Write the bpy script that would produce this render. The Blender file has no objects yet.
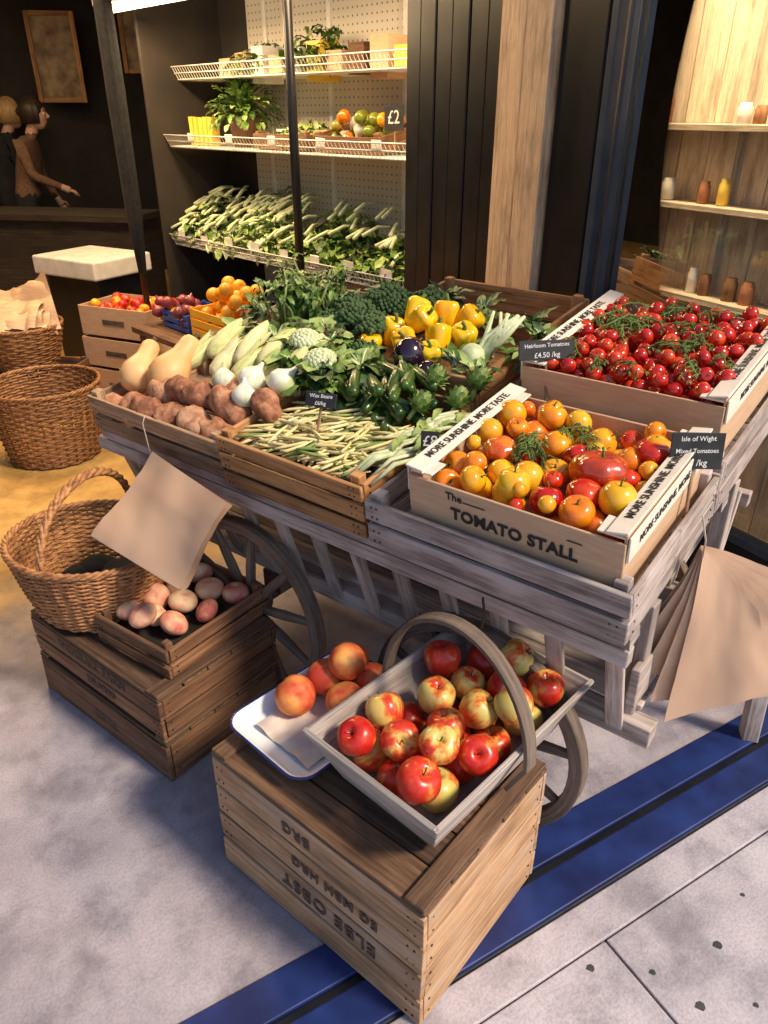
import bpy, math, random
from mathutils import Matrix, Vector, noise as mnoise
random.seed(7)
R=random
scene=bpy.context.scene
rad=math.radians
def T(x,y,z): return Matrix.Translation((x,y,z))
def RX(a): return Matrix.Rotation(a,4,'X')
def RY(a): return Matrix.Rotation(a,4,'Y')
def RZ(a): return Matrix.Rotation(a,4,'Z')
def frame(x,y,z,ang=0,tilt=0): return T(x,y,z)@RZ(rad(ang))@RX(rad(tilt))
# ------------------------------------------------------------ materials
def newmat(name):
    m=bpy.data.materials.new(name); m.use_nodes=True
    return m,m.node_tree,m.node_tree.nodes['Principled BSDF']
def N(nt,t,**kw):
    n=nt.nodes.new(t)
    for k,v in kw.items(): setattr(n,k,v)
    return n
def ramp(nt,fac,stops):
    n=N(nt,'ShaderNodeValToRGB'); cr=n.color_ramp
    while len(cr.elements)<len(stops): cr.elements.new(.5)
    for e,(p,c) in zip(cr.elements,stops): e.position=p; e.color=(c[0],c[1],c[2],1)
    nt.links.new(fac,n.inputs[0]); return n.outputs[0]
def math_(nt,op,a,b=None,clamp=False):
    n=N(nt,'ShaderNodeMath',operation=op); n.use_clamp=clamp
    for i,x in enumerate((a,b)):
        if x is None: continue
        if isinstance(x,(int,float)): n.inputs[i].default_value=x
        else: nt.links.new(x,n.inputs[i])
    return n.outputs[0]
def noise(nt,vec,scale,detail=3,w=None,rough=.55):
    n=N(nt,'ShaderNodeTexNoise'); n.inputs['Scale'].default_value=scale; n.inputs['Detail'].default_value=detail
    n.inputs['Roughness'].default_value=rough
    if vec is not None: nt.links.new(vec,n.inputs['Vector'])
    if w is not None: n.noise_dimensions='4D'; nt.links.new(w,n.inputs['W'])
    return n.outputs['Fac']
def mapping(nt,vec,sc=(1,1,1)):
    m=N(nt,'ShaderNodeMapping'); m.inputs['Scale'].default_value=sc; nt.links.new(vec,m.inputs['Vector']); return m.outputs[0]
def bump(nt,b,h,strength=.3,dist=.004):
    n=N(nt,'ShaderNodeBump'); n.inputs['Strength'].default_value=strength; n.inputs['Distance'].default_value=dist
    nt.links.new(h,n.inputs['Height']); nt.links.new(n.outputs[0],b.inputs['Normal'])
def mixc(nt,f,a,b,mode='MIX'):
    n=N(nt,'ShaderNodeMix',data_type='RGBA',blend_type=mode)
    if isinstance(f,(int,float)): n.inputs[0].default_value=f
    else: nt.links.new(f,n.inputs[0])
    for i,x in ((6,a),(7,b)):
        if isinstance(x,tuple): n.inputs[i].default_value=(x[0],x[1],x[2],1)
        else: nt.links.new(x,n.inputs[i])
    return n.outputs[2]
def simple(name,c1,c2,scale=20,rough=.6,bs=.15,stretch=(1,1,1),metal=0,detail=2,dist=.003):
    m,nt,b=newmat(name)
    tc=N(nt,'ShaderNodeTexCoord'); v=mapping(nt,tc.outputs['Object'],stretch)
    f=noise(nt,v,scale,detail)
    c=ramp(nt,f,[(.3,c1),(.7,c2)]); nt.links.new(c,b.inputs['Base Color'])
    b.inputs['Roughness'].default_value=rough; b.inputs['Metallic'].default_value=metal
    if bs>=.2: bump(nt,b,noise(nt,v,scale*3,1),bs,dist)
    return m
def wood(name,dark,base,light,rough=.8,var=.5,grey=None):
    m,nt,b=newmat(name)
    uv=N(nt,'ShaderNodeUVMap'); at=N(nt,'ShaderNodeAttribute',attribute_name='rnd')
    g=noise(nt,mapping(nt,uv.outputs[0],(3,70,1)),1,4,rough=.65)
    st=noise(nt,mapping(nt,uv.outputs[0],(5,12,1)),1,3)
    fine=noise(nt,mapping(nt,uv.outputs[0],(12,330,1)),1,2,rough=.7)
    c=ramp(nt,g,[(.25,dark),(.48,base),(.72,light)])
    k=ramp(nt,st,[(.25,(.42,.38,.36)),(.5,(.95,.95,.95)),(.8,(1.12,1.1,1.06))])
    c=mixc(nt,.85,c,k,'MULTIPLY')
    k2=ramp(nt,at.outputs['Fac'],[(0,(1-var,1-var,1-var*.95)),(1,(1.1,1.08,1.04))])
    c=mixc(nt,1,c,k2,'MULTIPLY')
    k3=ramp(nt,fine,[(.33,(.5,.47,.45)),(.5,(1,1,1))])
    c=mixc(nt,.75,c,k3,'MULTIPLY')
    if grey:
        gf=ramp(nt,st,[(.5,(0,0,0)),(.66,(.7,.7,.7))])
        c=mixc(nt,gf,c,grey)
    nt.links.new(c,b.inputs['Base Color']); b.inputs['Roughness'].default_value=rough
    bump(nt,b,g,.6,.003)
    return m
# fruit coordinates are in units of the fruit's radius
def fruit_mat(name,stops,rough=.3,scale=1.4,stretch=(1,1,.5),coat=.15,rw=.45,streak=.25,bs=0):
    m,nt,b=newmat(name)
    tc=N(nt,'ShaderNodeTexCoord'); oi=N(nt,'ShaderNodeObjectInfo')
    w=math_(nt,'MULTIPLY',oi.outputs['Random'],53.)
    f=noise(nt,mapping(nt,tc.outputs['Object'],stretch),scale,2,w)
    fs=noise(nt,mapping(nt,tc.outputs['Object'],(1,1,.1)),scale*6,2,w)
    f=math_(nt,'ADD',math_(nt,'ADD',math_(nt,'MULTIPLY',f,1.5),math_(nt,'MULTIPLY',fs,streak)),math_(nt,'MULTIPLY',oi.outputs['Random'],rw))
    f=math_(nt,'SUBTRACT',f,.25+rw/2+streak/2)
    c=ramp(nt,f,stops)
    nt.links.new(c,b.inputs['Base Color']); b.inputs['Roughness'].default_value=rough
    b.inputs['Coat Weight'].default_value=coat; b.inputs['Coat Roughness'].default_value=.15
    if bs: bump(nt,b,noise(nt,tc.outputs['Object'],8,2),bs,.004)
    return m

M_={}
M_['wood_tan']=wood('wood_tan',(.13,.07,.04),(.42,.26,.155),(.6,.42,.28),var=.45)
M_['wood_front']=wood('wood_front_crate',(.17,.08,.04),(.5,.3,.165),(.66,.44,.27),var=.4,grey=(.42,.31,.24))
M_['wood_brown']=wood('wood_brown',(.07,.03,.016),(.25,.12,.06),(.4,.22,.12),var=.5)
M_['wood_orange']=wood('wood_orange',(.16,.06,.02),(.55,.27,.1),(.7,.4,.19),var=.35)
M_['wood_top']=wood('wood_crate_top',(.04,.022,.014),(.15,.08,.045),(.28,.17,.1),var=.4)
M_['wood_grey']=wood('wood_grey',(.17,.13,.12),(.48,.4,.37),(.68,.6,.55),var=.35,grey=(.56,.49,.48))
M_['wood_trug']=wood('wood_trug',(.24,.2,.19),(.5,.44,.41),(.63,.57,.53),var=.2,grey=(.6,.55,.52))
M_['wood_handle']=wood('wood_handle',(.06,.045,.04),(.19,.14,.11),(.3,.24,.2),var=.2)
M_['wood_dark']=wood('wood_dark',(.01,.008,.006),(.035,.024,.018),(.07,.05,.035),var=.5)
M_['wood_pillar']=wood('wood_pillar',(.55,.36,.2),(.8,.57,.36),(.86,.66,.45),rough=.65,var=.1)
M_['wood_pale']=wood('wood_pale',(.4,.33,.26),(.68,.58,.47),(.78,.68,.56),rough=.7,var=.3)
M_['paint_blue']=simple('paint_blue',(.006,.014,.08),(.014,.035,.17),9,.45,.2)
M_['black']=simple('black_paint',(.004,.005,.007),(.012,.013,.018),8,.35,.05)
M_['metal_dark']=simple('metal_dark',(.02,.018,.018),(.09,.075,.065),30,.5,.2,metal=.6)
M_['white']=simple('white_paint',(.62,.6,.56),(.78,.76,.72),12,.5,.05)
M_['enamel']=simple('enamel',(.74,.76,.8),(.8,.82,.85),5,.15,.0)
M_['enamel_rim']=simple('enamel_rim',(.01,.02,.12),(.02,.04,.2),20,.2,.0)
M_['card']=simple('cardboard',(.52,.33,.2),(.62,.42,.27),14,.8,.1,stretch=(1,1,8))
M_['card_white']=simple('cardboard_white',(.72,.64,.54),(.8,.73,.63),25,.7,.08)
M_['paper']=simple('kraft_paper',(.56,.36,.24),(.64,.43,.3),3,.75,.0)
M_['tissue']=simple('tissue',(.55,.45,.4),(.7,.62,.56),20,.8,.3)
M_['ink']=simple('ink',(.012,.01,.01),(.03,.025,.022),60,.8,0)
M_['ink_faded']=simple('ink_faded',(.03,.022,.02),(.16,.11,.08),90,.9,0)
M_['chalk']=simple('chalk',(.6,.6,.6),(.8,.8,.8),60,.9,0)
M_['slate']=simple('slate',(.008,.009,.012),(.025,.026,.03),30,.6,.0)
M_['wicker']=simple('wicker',(.16,.055,.02),(.55,.26,.1),38,.55,.3,stretch=(1,1,3))
M_['wicker_dark']=simple('wicker_dark',(.1,.04,.015),(.34,.15,.05),38,.6,.3,stretch=(1,1,3))
M_['stem']=simple('green_stem',(.05,.1,.015),(.12,.2,.04),6,.6,.0)
M_['stem_dry']=simple('dry_stem',(.06,.03,.012),(.15,.09,.04),8,.8,.0)
M_['twine']=simple('twine',(.35,.3,.24),(.5,.44,.36),90,.9,.0)
M_['apple']=fruit_mat('apple_skin',[(.15,(.6,.56,.16)),(.36,(.74,.52,.15)),(.47,(.72,.24,.05)),(.6,(.62,.05,.02)),(.9,(.5,.015,.012))],.3,1.1,(1,1,.6),coat=.15,rw=.6,streak=.45)
M_['peach']=fruit_mat('peach_skin',[(.2,(.85,.42,.1)),(.45,(.8,.24,.06)),(.7,(.55,.06,.03))],.6,.9,(1,1,1),coat=0,streak=.12)
M_['peach_pink']=fruit_mat('flat_peach_skin',[(.25,(.82,.58,.36)),(.5,(.76,.38,.24)),(.8,(.58,.15,.11))],.7,1.0,(1,1,1),coat=0,streak=.12)
M_['tom_red']=fruit_mat('tomato_red',[(.2,(.65,.07,.01)),(.5,(.56,.018,.008)),(.9,(.38,.006,.006))],.13,1,coat=.5)
M_['tom_orange']=fruit_mat('tomato_orange',[(.2,(.85,.42,.01)),(.55,(.85,.25,.008)),(.9,(.75,.12,.01))],.15,1,coat=.5)
M_['tom_yellow']=fruit_mat('tomato_yellow',[(.2,(.85,.5,.02)),(.9,(.85,.32,.01))],.15,1,coat=.5)
M_['tom_green']=fruit_mat('tomato_green',[(.2,(.3,.34,.04)),(.5,(.16,.22,.02)),(.8,(.45,.25,.03))],.18,1,coat=.5)
M_['tom_heir']=fruit_mat('tomato_heirloom',[(.2,(.7,.22,.02)),(.5,(.62,.06,.015)),(.8,(.32,.05,.02))],.15,1.2,coat=.5)
M_['pepper']=fruit_mat('pepper_yellow',[(.2,(.9,.6,.01)),(.9,(.88,.42,.005))],.15,.8,coat=.5)
M_['aub']=fruit_mat('aubergine_skin',[(.2,(.02,.006,.02)),(.9,(.008,.004,.012))],.1,.8,coat=.8)
M_['courg']=fruit_mat('courgette_skin',[(.25,(.07,.13,.02)),(.55,(.015,.05,.008)),(.9,(.006,.022,.004))],.3,2,(1,1,.08),coat=.2)
M_['husk']=fruit_mat('corn_husk',[(.15,(.82,.76,.44)),(.5,(.68,.66,.3)),(.9,(.34,.44,.12))],.6,2.2,(1,1,.05),coat=0,streak=.5)
M_['bulb']=fruit_mat('white_bulb',[(.2,(.8,.78,.7)),(.6,(.76,.75,.62)),(.9,(.5,.55,.28))],.4,1.4,(1,1,.1),coat=.1)
M_['squash']=fruit_mat('squash_skin',[(.2,(.78,.48,.22)),(.9,(.7,.36,.13))],.5,1,(1,1,.3),coat=0)
M_['spotato']=fruit_mat('sweet_potato_skin',[(.2,(.54,.3,.17)),(.5,(.4,.16,.08)),(.8,(.2,.07,.035))],.75,3,(1,1,1),coat=0,bs=.5)
M_['bean_y']=simple('bean_yellow',(.64,.54,.22),(.82,.73,.4),14,.5,.0)
M_['bean_g']=simple('bean_green',(.08,.16,.03),(.34,.42,.12),14,.5,.0)
M_['onion_red']=fruit_mat('onion_skin',[(.2,(.3,.05,.06)),(.9,(.12,.015,.03))],.35,1.5,coat=.2)
M_['orange']=fruit_mat('orange_skin',[(.2,(.88,.42,.02)),(.9,(.85,.3,.01))],.4,1.5,coat=.1)
M_['leaf_dark']=simple('leaf_dark',(.015,.045,.01),(.06,.13,.028),30,.45,.0)
M_['leaf_mid']=simple('leaf_mid',(.045,.11,.015),(.16,.28,.05),30,.45,.0)
M_['leaf_light']=simple('leaf_light',(.16,.27,.06),(.4,.5,.17),30,.5,.0)
M_['leaf_pale']=simple('leaf_pale',(.42,.5,.25),(.7,.73,.5),30,.5,.0)
M_['broc']=simple('broccoli_head',(.02,.055,.014),(.075,.14,.045),12,.8,.0)
M_['terracotta']=simple('terracotta',(.3,.12,.06),(.4,.17,.09),20,.8,.0)
M_['skin']=simple('skin',(.5,.28,.19),(.56,.33,.23),10,.55,.05)
M_['hair_dark']=simple('hair_dark',(.012,.008,.006),(.05,.03,.02),90,.5,.0)
M_['hair_blond']=simple('hair_blond',(.3,.17,.07),(.55,.36,.17),90,.5,.0)
M_['cloth_brown']=simple('cloth_brown',(.1,.05,.03),(.17,.09,.05),40,.9,.0)
M_['cloth_black']=simple('cloth_black',(.006,.006,.008),(.018,.018,.02),40,.95,.0)
M_['plaster']=simple('interior_plaster',(.1,.075,.05),(.16,.12,.08),3,.9,.1)
M_['dark_wall']=simple('dark_wall',(.014,.01,.008),(.03,.022,.016),3,.8,.1)
M_['print']=simple('framed_print',(.08,.04,.02),(.4,.28,.15),7,.6,.0)
M_['yellow_pack']=simple('yellow_packet',(.75,.5,.05),(.8,.6,.1),8,.4,.1)
M_['blue_plastic']=simple('blue_plastic',(.02,.06,.3),(.03,.09,.4),8,.4,.0)
M_['yellow_plastic']=simple('yellow_plastic',(.8,.4,.03),(.85,.5,.05),8,.4,.0)
def emis(name,c,s):
    m,nt,b=newmat(name); b.inputs['Base Color'].default_value=(*c,1); b.inputs['Emission Color'].default_value=(*c,1); b.inputs['Emission Strength'].default_value=s; return m
M_['tube_light']=emis('tube_light',(1,.82,.55),10)
def glassmat():
    m=bpy.data.materials.new('window_glass'); m.use_nodes=True; nt=m.node_tree; nt.nodes.clear()
    o=N(nt,'ShaderNodeOutputMaterial'); t=N(nt,'ShaderNodeBsdfTransparent'); g=N(nt,'ShaderNodeBsdfGlossy'); g.inputs['Roughness'].default_value=.02
    t.inputs[0].default_value=(.86,.92,.93,1)
    f=N(nt,'ShaderNodeFresnel'); f.inputs[0].default_value=1.5
    mx=N(nt,'ShaderNodeMixShader'); nt.links.new(f.outputs[0],mx.inputs[0]); nt.links.new(t.outputs[0],mx.inputs[1]); nt.links.new(g.outputs[0],mx.inputs[2]); nt.links.new(mx.outputs[0],o.inputs[0])
    return m
M_['glass']=glassmat()
def perf():
    m,nt,b=newmat('perforated_panel')
    tc=N(nt,'ShaderNodeTexCoord'); sp=N(nt,'ShaderNodeSeparateXYZ'); nt.links.new(tc.outputs['Object'],sp.inputs[0])
    def cell(o):
        a=math_(nt,'MULTIPLY',o,26.); a=math_(nt,'FRACT',a); a=math_(nt,'SUBTRACT',a,.5); return math_(nt,'MULTIPLY',a,a)
    d=math_(nt,'ADD',cell(sp.outputs[0]),cell(sp.outputs[2]))
    k=math_(nt,'LESS_THAN',d,.02)
    c=mixc(nt,k,(.6,.55,.47),(.14,.12,.1)); nt.links.new(c,b.inputs['Base Color']); b.inputs['Roughness'].default_value=.5
    return m
M_['perf']=perf()
def concrete(name,shop=False):
    m,nt,b=newmat(name)
    tc=N(nt,'ShaderNodeTexCoord'); v=tc.outputs['Object']
    a=noise(nt,v,1.5,4,rough=.6); f=noise(nt,v,7,5,rough=.68); g=noise(nt,v,150,2)
    if shop: c=ramp(nt,a,[(.3,(.24,.215,.26)),(.5,(.37,.34,.395)),(.7,(.5,.465,.53))])
    else: c=ramp(nt,a,[(.3,(.38,.35,.4)),(.5,(.5,.465,.52)),(.7,(.59,.555,.6))])
    c=mixc(nt,.75,c,ramp(nt,f,[(.32,(.5,.49,.52)),(.5,(.95,.95,.95)),(.72,(1.2,1.18,1.15))]),'MULTIPLY')
    c=mixc(nt,.35,c,ramp(nt,g,[(.35,(.6,.6,.6)),(.6,(1.08,1.08,1.08))]),'MULTIPLY')
    dk=ramp(nt,noise(nt,v,2.6,4),[(.3,(.75,.75,.75)),(.46,(0,0,0))])
    c=mixc(nt,dk,c,(.12,.105,.135))
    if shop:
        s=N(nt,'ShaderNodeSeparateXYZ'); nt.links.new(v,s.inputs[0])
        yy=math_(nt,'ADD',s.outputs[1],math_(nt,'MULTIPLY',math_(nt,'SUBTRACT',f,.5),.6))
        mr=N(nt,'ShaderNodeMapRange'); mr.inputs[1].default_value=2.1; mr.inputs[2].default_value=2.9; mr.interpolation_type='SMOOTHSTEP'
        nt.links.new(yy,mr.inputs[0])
        lamp_tint=mixc(nt,1,ramp(nt,a,[(.3,(.36,.19,.05)),(.7,(.58,.36,.11))]),ramp(nt,f,[(.3,(.6,.6,.6)),(.6,(1.1,1.1,1.1))]),'MULTIPLY')  # ochre towards the interior: warm lamp light painted into the floor colour
        c=mixc(nt,mr.outputs[0],c,lamp_tint)
    nt.links.new(c,b.inputs['Base Color'])
    rr=N(nt,'ShaderNodeMapRange'); rr.inputs[3].default_value=.4; rr.inputs[4].default_value=.85; nt.links.new(f,rr.inputs[0]); nt.links.new(rr.outputs[0],b.inputs['Roughness'])
    bump(nt,b,g,.25,.004)
    return m
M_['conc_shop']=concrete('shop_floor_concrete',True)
M_['conc_pave']=concrete('pavement_concrete')
M_['asphalt']=simple('ground_dark',(.04,.04,.042),(.07,.07,.072),40,.9,.0)
M_['frame_blue']=simple('frame_blue',(.03,.045,.07),(.06,.08,.11),8,.35,.05)
# ------------------------------------------------------------ mesh builder
class MB:
    def __init__(s): s.v=[];s.f=[];s.uv=[];s.m=[];s.r=[];s.s=[]
    def add(s,vs,fs,uvs=None,mat=0,smooth=False,rnd=None):
        o=len(s.v); s.v+=[tuple(v) for v in vs]; rnd=R.random() if rnd is None else rnd
        for i,f in enumerate(fs):
            s.f.append([o+k for k in f]); s.uv.append(uvs[i] if uvs else [(vs[k][0],vs[k][1]) for k in f]); s.m.append(mat); s.r.append(rnd); s.s.append(smooth)
    def mesh(s,name,mats):
        me=bpy.data.meshes.new(name); me.from_pydata(s.v,[],s.f)
        uvl=me.uv_layers.new(name='UVMap'); flat=[]
        for u in s.uv:
            for a in u: flat+= [a[0],a[1]]
        uvl.data.foreach_set('uv',flat)
        at=me.attributes.new('rnd','FLOAT','FACE'); at.data.foreach_set('value',s.r)
        for m in mats: me.materials.append(M_[m] if isinstance(m,str) else m)
        me.polygons.foreach_set('material_index',s.m); me.polygons.foreach_set('use_smooth',s.s)
        me.update(); return me
    def obj(s,name,mats,parent=None,M=None,bevel=0,seg=2):
        o=bpy.data.objects.new(name,s.mesh(name,mats)); scene.collection.objects.link(o)
        if parent: o.parent=parent
        if M is not None: o.matrix_local=M
        if bevel:
            b=o.modifiers.new('bev','BEVEL'); b.width=bevel; b.segments=seg; b.limit_method='ANGLE'; b.angle_limit=rad(50)
        return o
def empty(name,M=None):
    e=bpy.data.objects.new(name,None); e.empty_display_size=.1; scene.collection.objects.link(e)
    if M is not None: e.matrix_world=M
    return e
def inst(me,parent,M,name=None):
    o=bpy.data.objects.new(name or me.name,me); scene.collection.objects.link(o); o.parent=parent; o.matrix_local=M; return o
def board(mb,c,size,rot=None,mat=0,warp=.0012,rnd=None):
    h=[d/2 for d in size]; la=max(range(3),key=lambda i:size[i])
    vs=[];q=[]
    for i in range(8):
        p=Vector(((1 if i&1 else -1)*h[0],(1 if i&2 else -1)*h[1],(1 if i&4 else -1)*h[2]))
        p=p+Vector([R.uniform(-warp,warp) for _ in range(3)]) if warp else p
        q.append(p.copy())
        if rot is not None: p=rot@p
        vs.append(p+Vector(c))
    fs=[(0,2,3,1),(4,5,7,6),(0,1,5,4),(2,6,7,3),(0,4,6,2),(1,3,7,5)]
    ou,ov=R.uniform(0,20),R.uniform(0,20); uvs=[]
    for k,f in enumerate(fs):
        nax=[2,2,1,1,0,0][k]; ax=[a for a in range(3) if a!=nax]
        if la in ax: ua=la; va=[a for a in ax if a!=la][0]
        else: ua,va=ax
        uvs.append([(q[i][ua]+ou,q[i][va]+ov+k*.31) for i in f])
    mb.add(vs,fs,uvs,mat,False,rnd)
def bar(mb,a,b,w,t,mat=0,up=(0,0,1),warp=.001):
    a=Vector(a);b=Vector(b);d=b-a;L=d.length;x=d.normalized();y=Vector(up).cross(x)
    if y.length<1e-4: y=Vector((0,1,0)).cross(x)
    y.normalize(); z=x.cross(y)
    rot=Matrix((x,y,z)).transposed()
    board(mb,(a+b)/2,(L,w,t),rot,mat,warp)
def tube(mb,pts,r,sides=6,mat=0,closed=False,cap=True):
    pts=[Vector(p) for p in pts]; n=len(pts); rs=r if isinstance(r,(list,tuple)) else [r]*n
    vs=[];prev=None;l=0;us=[]
    for i in range(n):
        if closed: t=pts[(i+1)%n]-pts[i-1]
        else: t=pts[min(i+1,n-1)]-pts[max(i-1,0)]
        t.normalize()
        if prev is None:
            a=Vector((0,0,1)) if abs(t.z)<.9 else Vector((1,0,0)); u=t.cross(a).normalized()
        else:
            u=(prev-t*prev.dot(t)); u=u.normalized() if u.length>1e-6 else t.orthogonal().normalized()
        prev=u; w=t.cross(u)
        if i: l+=(pts[i]-pts[i-1]).length
        us.append(l)
        for k in range(sides):
            an=2*math.pi*k/sides; vs.append(pts[i]+u*math.cos(an)*rs[i]+w*math.sin(an)*rs[i])
    fs=[];uvs=[];off=R.uniform(0,9); m=n if closed else n-1
    for i in range(m):
        j=(i+1)%n
        for k in range(sides):
            k2=(k+1)%sides; fs.append((i*sides+k,i*sides+k2,j*sides+k2,j*sides+k))
            u0=us[i];u1=us[j] if j else us[i]+.01
            uvs.append([(u0+off,k*.01),(u0+off,(k+1)*.01),(u1+off,(k+1)*.01),(u1+off,k*.01)])
    if cap and not closed:
        fs.append(tuple(range(sides-1,-1,-1))); uvs.append([(0,0)]*sides)
        fs.append(tuple((n-1)*sides+k for k in range(sides))); uvs.append([(0,0)]*sides)
    mb.add(vs,fs,uvs,mat,True)
def lathe(mb,prof,seg=20,mat=0,fn=None,M=None):
    vs=[];fs=[];n=len(prof);idx=[]
    for (r,z) in prof:
        if r<1e-5: idx.append([len(vs)]); vs.append(Vector((0,0,z)))
        else:
            row=[]
            for k in range(seg):
                a=2*math.pi*k/seg
                p=Vector((r*math.cos(a),r*math.sin(a),z))
                if fn: p=Vector(fn(a,r,z))
                row.append(len(vs)); vs.append(p)
            idx.append(row)
    for i in range(n-1):
        a,b=idx[i],idx[i+1]
        for k in range(seg):
            k2=(k+1)%seg
            if len(a)==1 and len(b)==1: continue
            if len(a)==1: fs.append((a[0],b[k2],b[k]))
            elif len(b)==1: fs.append((a[k],a[k2],b[0]))
            else: fs.append((a[k],a[k2],b[k2],b[k]))
    if M is not None: vs=[M@v for v in vs]
    mb.add(vs,fs,None,mat,True)
def ball(mb,c,r,mat=0,seg=10,rings=6,sc=(1,1,1),M=None):
    prof=[(math.sin(math.pi*i/rings)*r,-math.cos(math.pi*i/rings)*r) for i in range(rings+1)]
    prof[0]=(0,-r);prof[-1]=(0,r)
    MM=T(*c)@Matrix.Diagonal((*sc,1)); MM=M@MM if M is not None else MM
    lathe(mb,prof,seg,mat,None,MM)
def leaf(mb,M,L,W,curl=.6,ruf=.1,mat=0,n=6,cup=.3):
    vs=[];m=2;ph=R.uniform(0,6)
    x=0;z=0;a=0
    for i in range(n+1):
        t=i/n; w=W*.5*(math.sin(math.pi*min(1,t*.93+.05))**.75)
        for j in range(-m,m+1):
            s=j/m
            vs.append(M@Vector((x,s*w,z+cup*abs(s)*w+ruf*W*math.sin(ph+t*13+j*1.9)*abs(s))))
        a+=curl/n; x+=L/n*math.cos(a); z-=L/n*math.sin(a)
    fs=[];c=2*m+1
    for i in range(n):
        for j in range(2*m): fs.append((i*c+j,i*c+j+1,(i+1)*c+j+1,(i+1)*c+j))
    mb.add(vs,fs,None,mat,True)
def text(name,body,size,M,mat,parent,extr=0.0003,bold=0,align='CENTER',space=1):
    cu=bpy.data.curves.new(name,'FONT'); cu.body=body; cu.size=size; cu.extrude=extr; cu.offset=bold; cu.align_x=align; cu.align_y='CENTER'; cu.space_character=space; cu.resolution_u=3
    cu.materials.append(M_[mat]); o=bpy.data.objects.new(name,cu); scene.collection.objects.link(o)
    o.parent=parent; o.matrix_local=M; return o
def pack(n,x0,x1,y0,y1,rf,z0=0,K=25,zmax=9,gap=.97,crown=0):
    P=[]
    for _ in range(n):
        r=rf() if callable(rf) else rf; best=None
        for _ in range(K):
            x=R.uniform(x0+r,x1-r);y=R.uniform(y0+r,y1-r);z=z0+r
            for (a,b,c,q) in P:
                d2=(a-x)**2+(b-y)**2; s=(q+r)*gap
                if d2<s*s: z=max(z,c+math.sqrt(s*s-d2))
            cx=(x-(x0+x1)/2)/(x1-x0);cy=(y-(y0+y1)/2)/(y1-y0)
            sc=z+crown*(cx*cx+cy*cy)
            if best is None or sc<best[0]: best=(sc,x,y,z)
        if best[3]+r<zmax: P.append((best[1],best[2],best[3],r))
    return P
def rrot(): return RZ(R.uniform(0,6.28))@RX(R.uniform(-1,1))@RZ(R.uniform(0,6.28))
def anyrot(): return RZ(R.uniform(0,6.28))@RX(R.uniform(0,3.1))@RZ(R.uniform(0,6.28))
# ------------------------------------------------------------ produce meshes (unit radius)
def star(mb,z,r,mat,n=5,up=.25,w=.22):
    for k in range(n):
        a=2*math.pi*k/n+R.uniform(-.2,.2)
        leaf(mb,T(0,0,z)@RZ(a)@RY(-up),r,w,.9,.05,mat,3)
def mk_apple():
    mb=MB(); pr=[(0,-.78),(.12,-.85),(.3,-.9),(.55,-.82),(.8,-.55),(.96,-.15),(1,.15),(.95,.45),(.78,.72),(.5,.86),(.3,.84),(.15,.72),(.05,.6),(0,.58)]
    lathe(mb,pr,24,0,lambda a,r,z:(r*math.cos(a)*(1+.02*math.cos(5*a)),r*math.sin(a)*(1+.02*math.cos(5*a)),z+(.04*math.cos(5*a) if z<-.5 else 0)))
    tube(mb,[(0,0,.6),(.04,0,.85),(.1,.03,1.05)],[.035,.03,.045],5,1); return mb.mesh('apple',['apple','stem_dry'])
def mk_peach(mat,flat=.92,name='peach'):
    mb=MB(); n=16; pr=[(0,-.95*flat)]+[(math.sin(math.pi*i/n),-math.cos(math.pi*i/n)*flat) for i in range(1,n-1)]+[(.12,.86*flat),(0,.78*flat)]
    def fn(a,r,z):
        d=1-.09*math.exp(-((math.atan2(math.sin(a),math.cos(a)))/.22)**2)
        return (r*math.cos(a)*d,r*math.sin(a)*d,z)
    lathe(mb,pr,28,0,fn); return mb.mesh(name,[mat])
def mk_tom(mat,lob=0,flat=.85,name='tomato',cal=True):
    mb=MB(); n=12; pr=[(0,-.95*flat)]+[(math.sin(math.pi*i/n)**.9,-math.cos(math.pi*i/n)*flat) for i in range(1,n-1)]+[(.2,.82*flat),(0,.7*flat)]
    lathe(mb,pr,30 if lob else 18,0,(lambda a,r,z:(r*math.cos(a)*(1+lob*abs(math.sin(3.5*a))),r*math.sin(a)*(1+lob*abs(math.sin(3.5*a))),z)) if lob else None)
    if cal:
        star(mb,.78*flat,.55,1,5,.1,.16); tube(mb,[(0,0,.7*flat),(.02,0,1.05*flat),(.12,.05,1.25*flat)],[.06,.05,.06],5,1)
    return mb.mesh(name,[mat,'stem'])
def mk_pepper():
    mb=MB(); pr=[(0,-1.05),(.25,-1.15),(.5,-1.1),(.72,-.8),(.85,-.3),(.95,.3),(.97,.65),(.8,.92),(.5,.98),(.25,.85),(0,.8)]
    def fn(a,r,z):
        d=1+.16*abs(math.cos(2*a))-.12; return (r*math.cos(a)*d,r*math.sin(a)*d,z)
    lathe(mb,pr,32,0,fn); tube(mb,[(0,0,.75),(0,0,1.1),(.15,.05,1.45)],[.2,.12,.15],8,1); return mb.mesh('yellow_pepper',['pepper','stem'])
def mk_courg():
    mb=MB(); pr=[(0,-3.6),(.5,-3.5),(.8,-3.2),(.95,-2),(.9,0),(.8,2),(.6,3),(.42,3.3),(.35,3.4)]
    lathe(mb,pr,12,0,lambda a,r,z:(r*math.cos(a)*(1+.04*math.cos(5*a))+.01*z*z,r*math.sin(a)*(1+.04*math.cos(5*a)),z))
    tube(mb,[(.12,0,3.3),(.15,0,3.9),(.2,0,4.3)],[.38,.32,.4],6,1); return mb.mesh('courgette',['courg','stem'])
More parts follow.
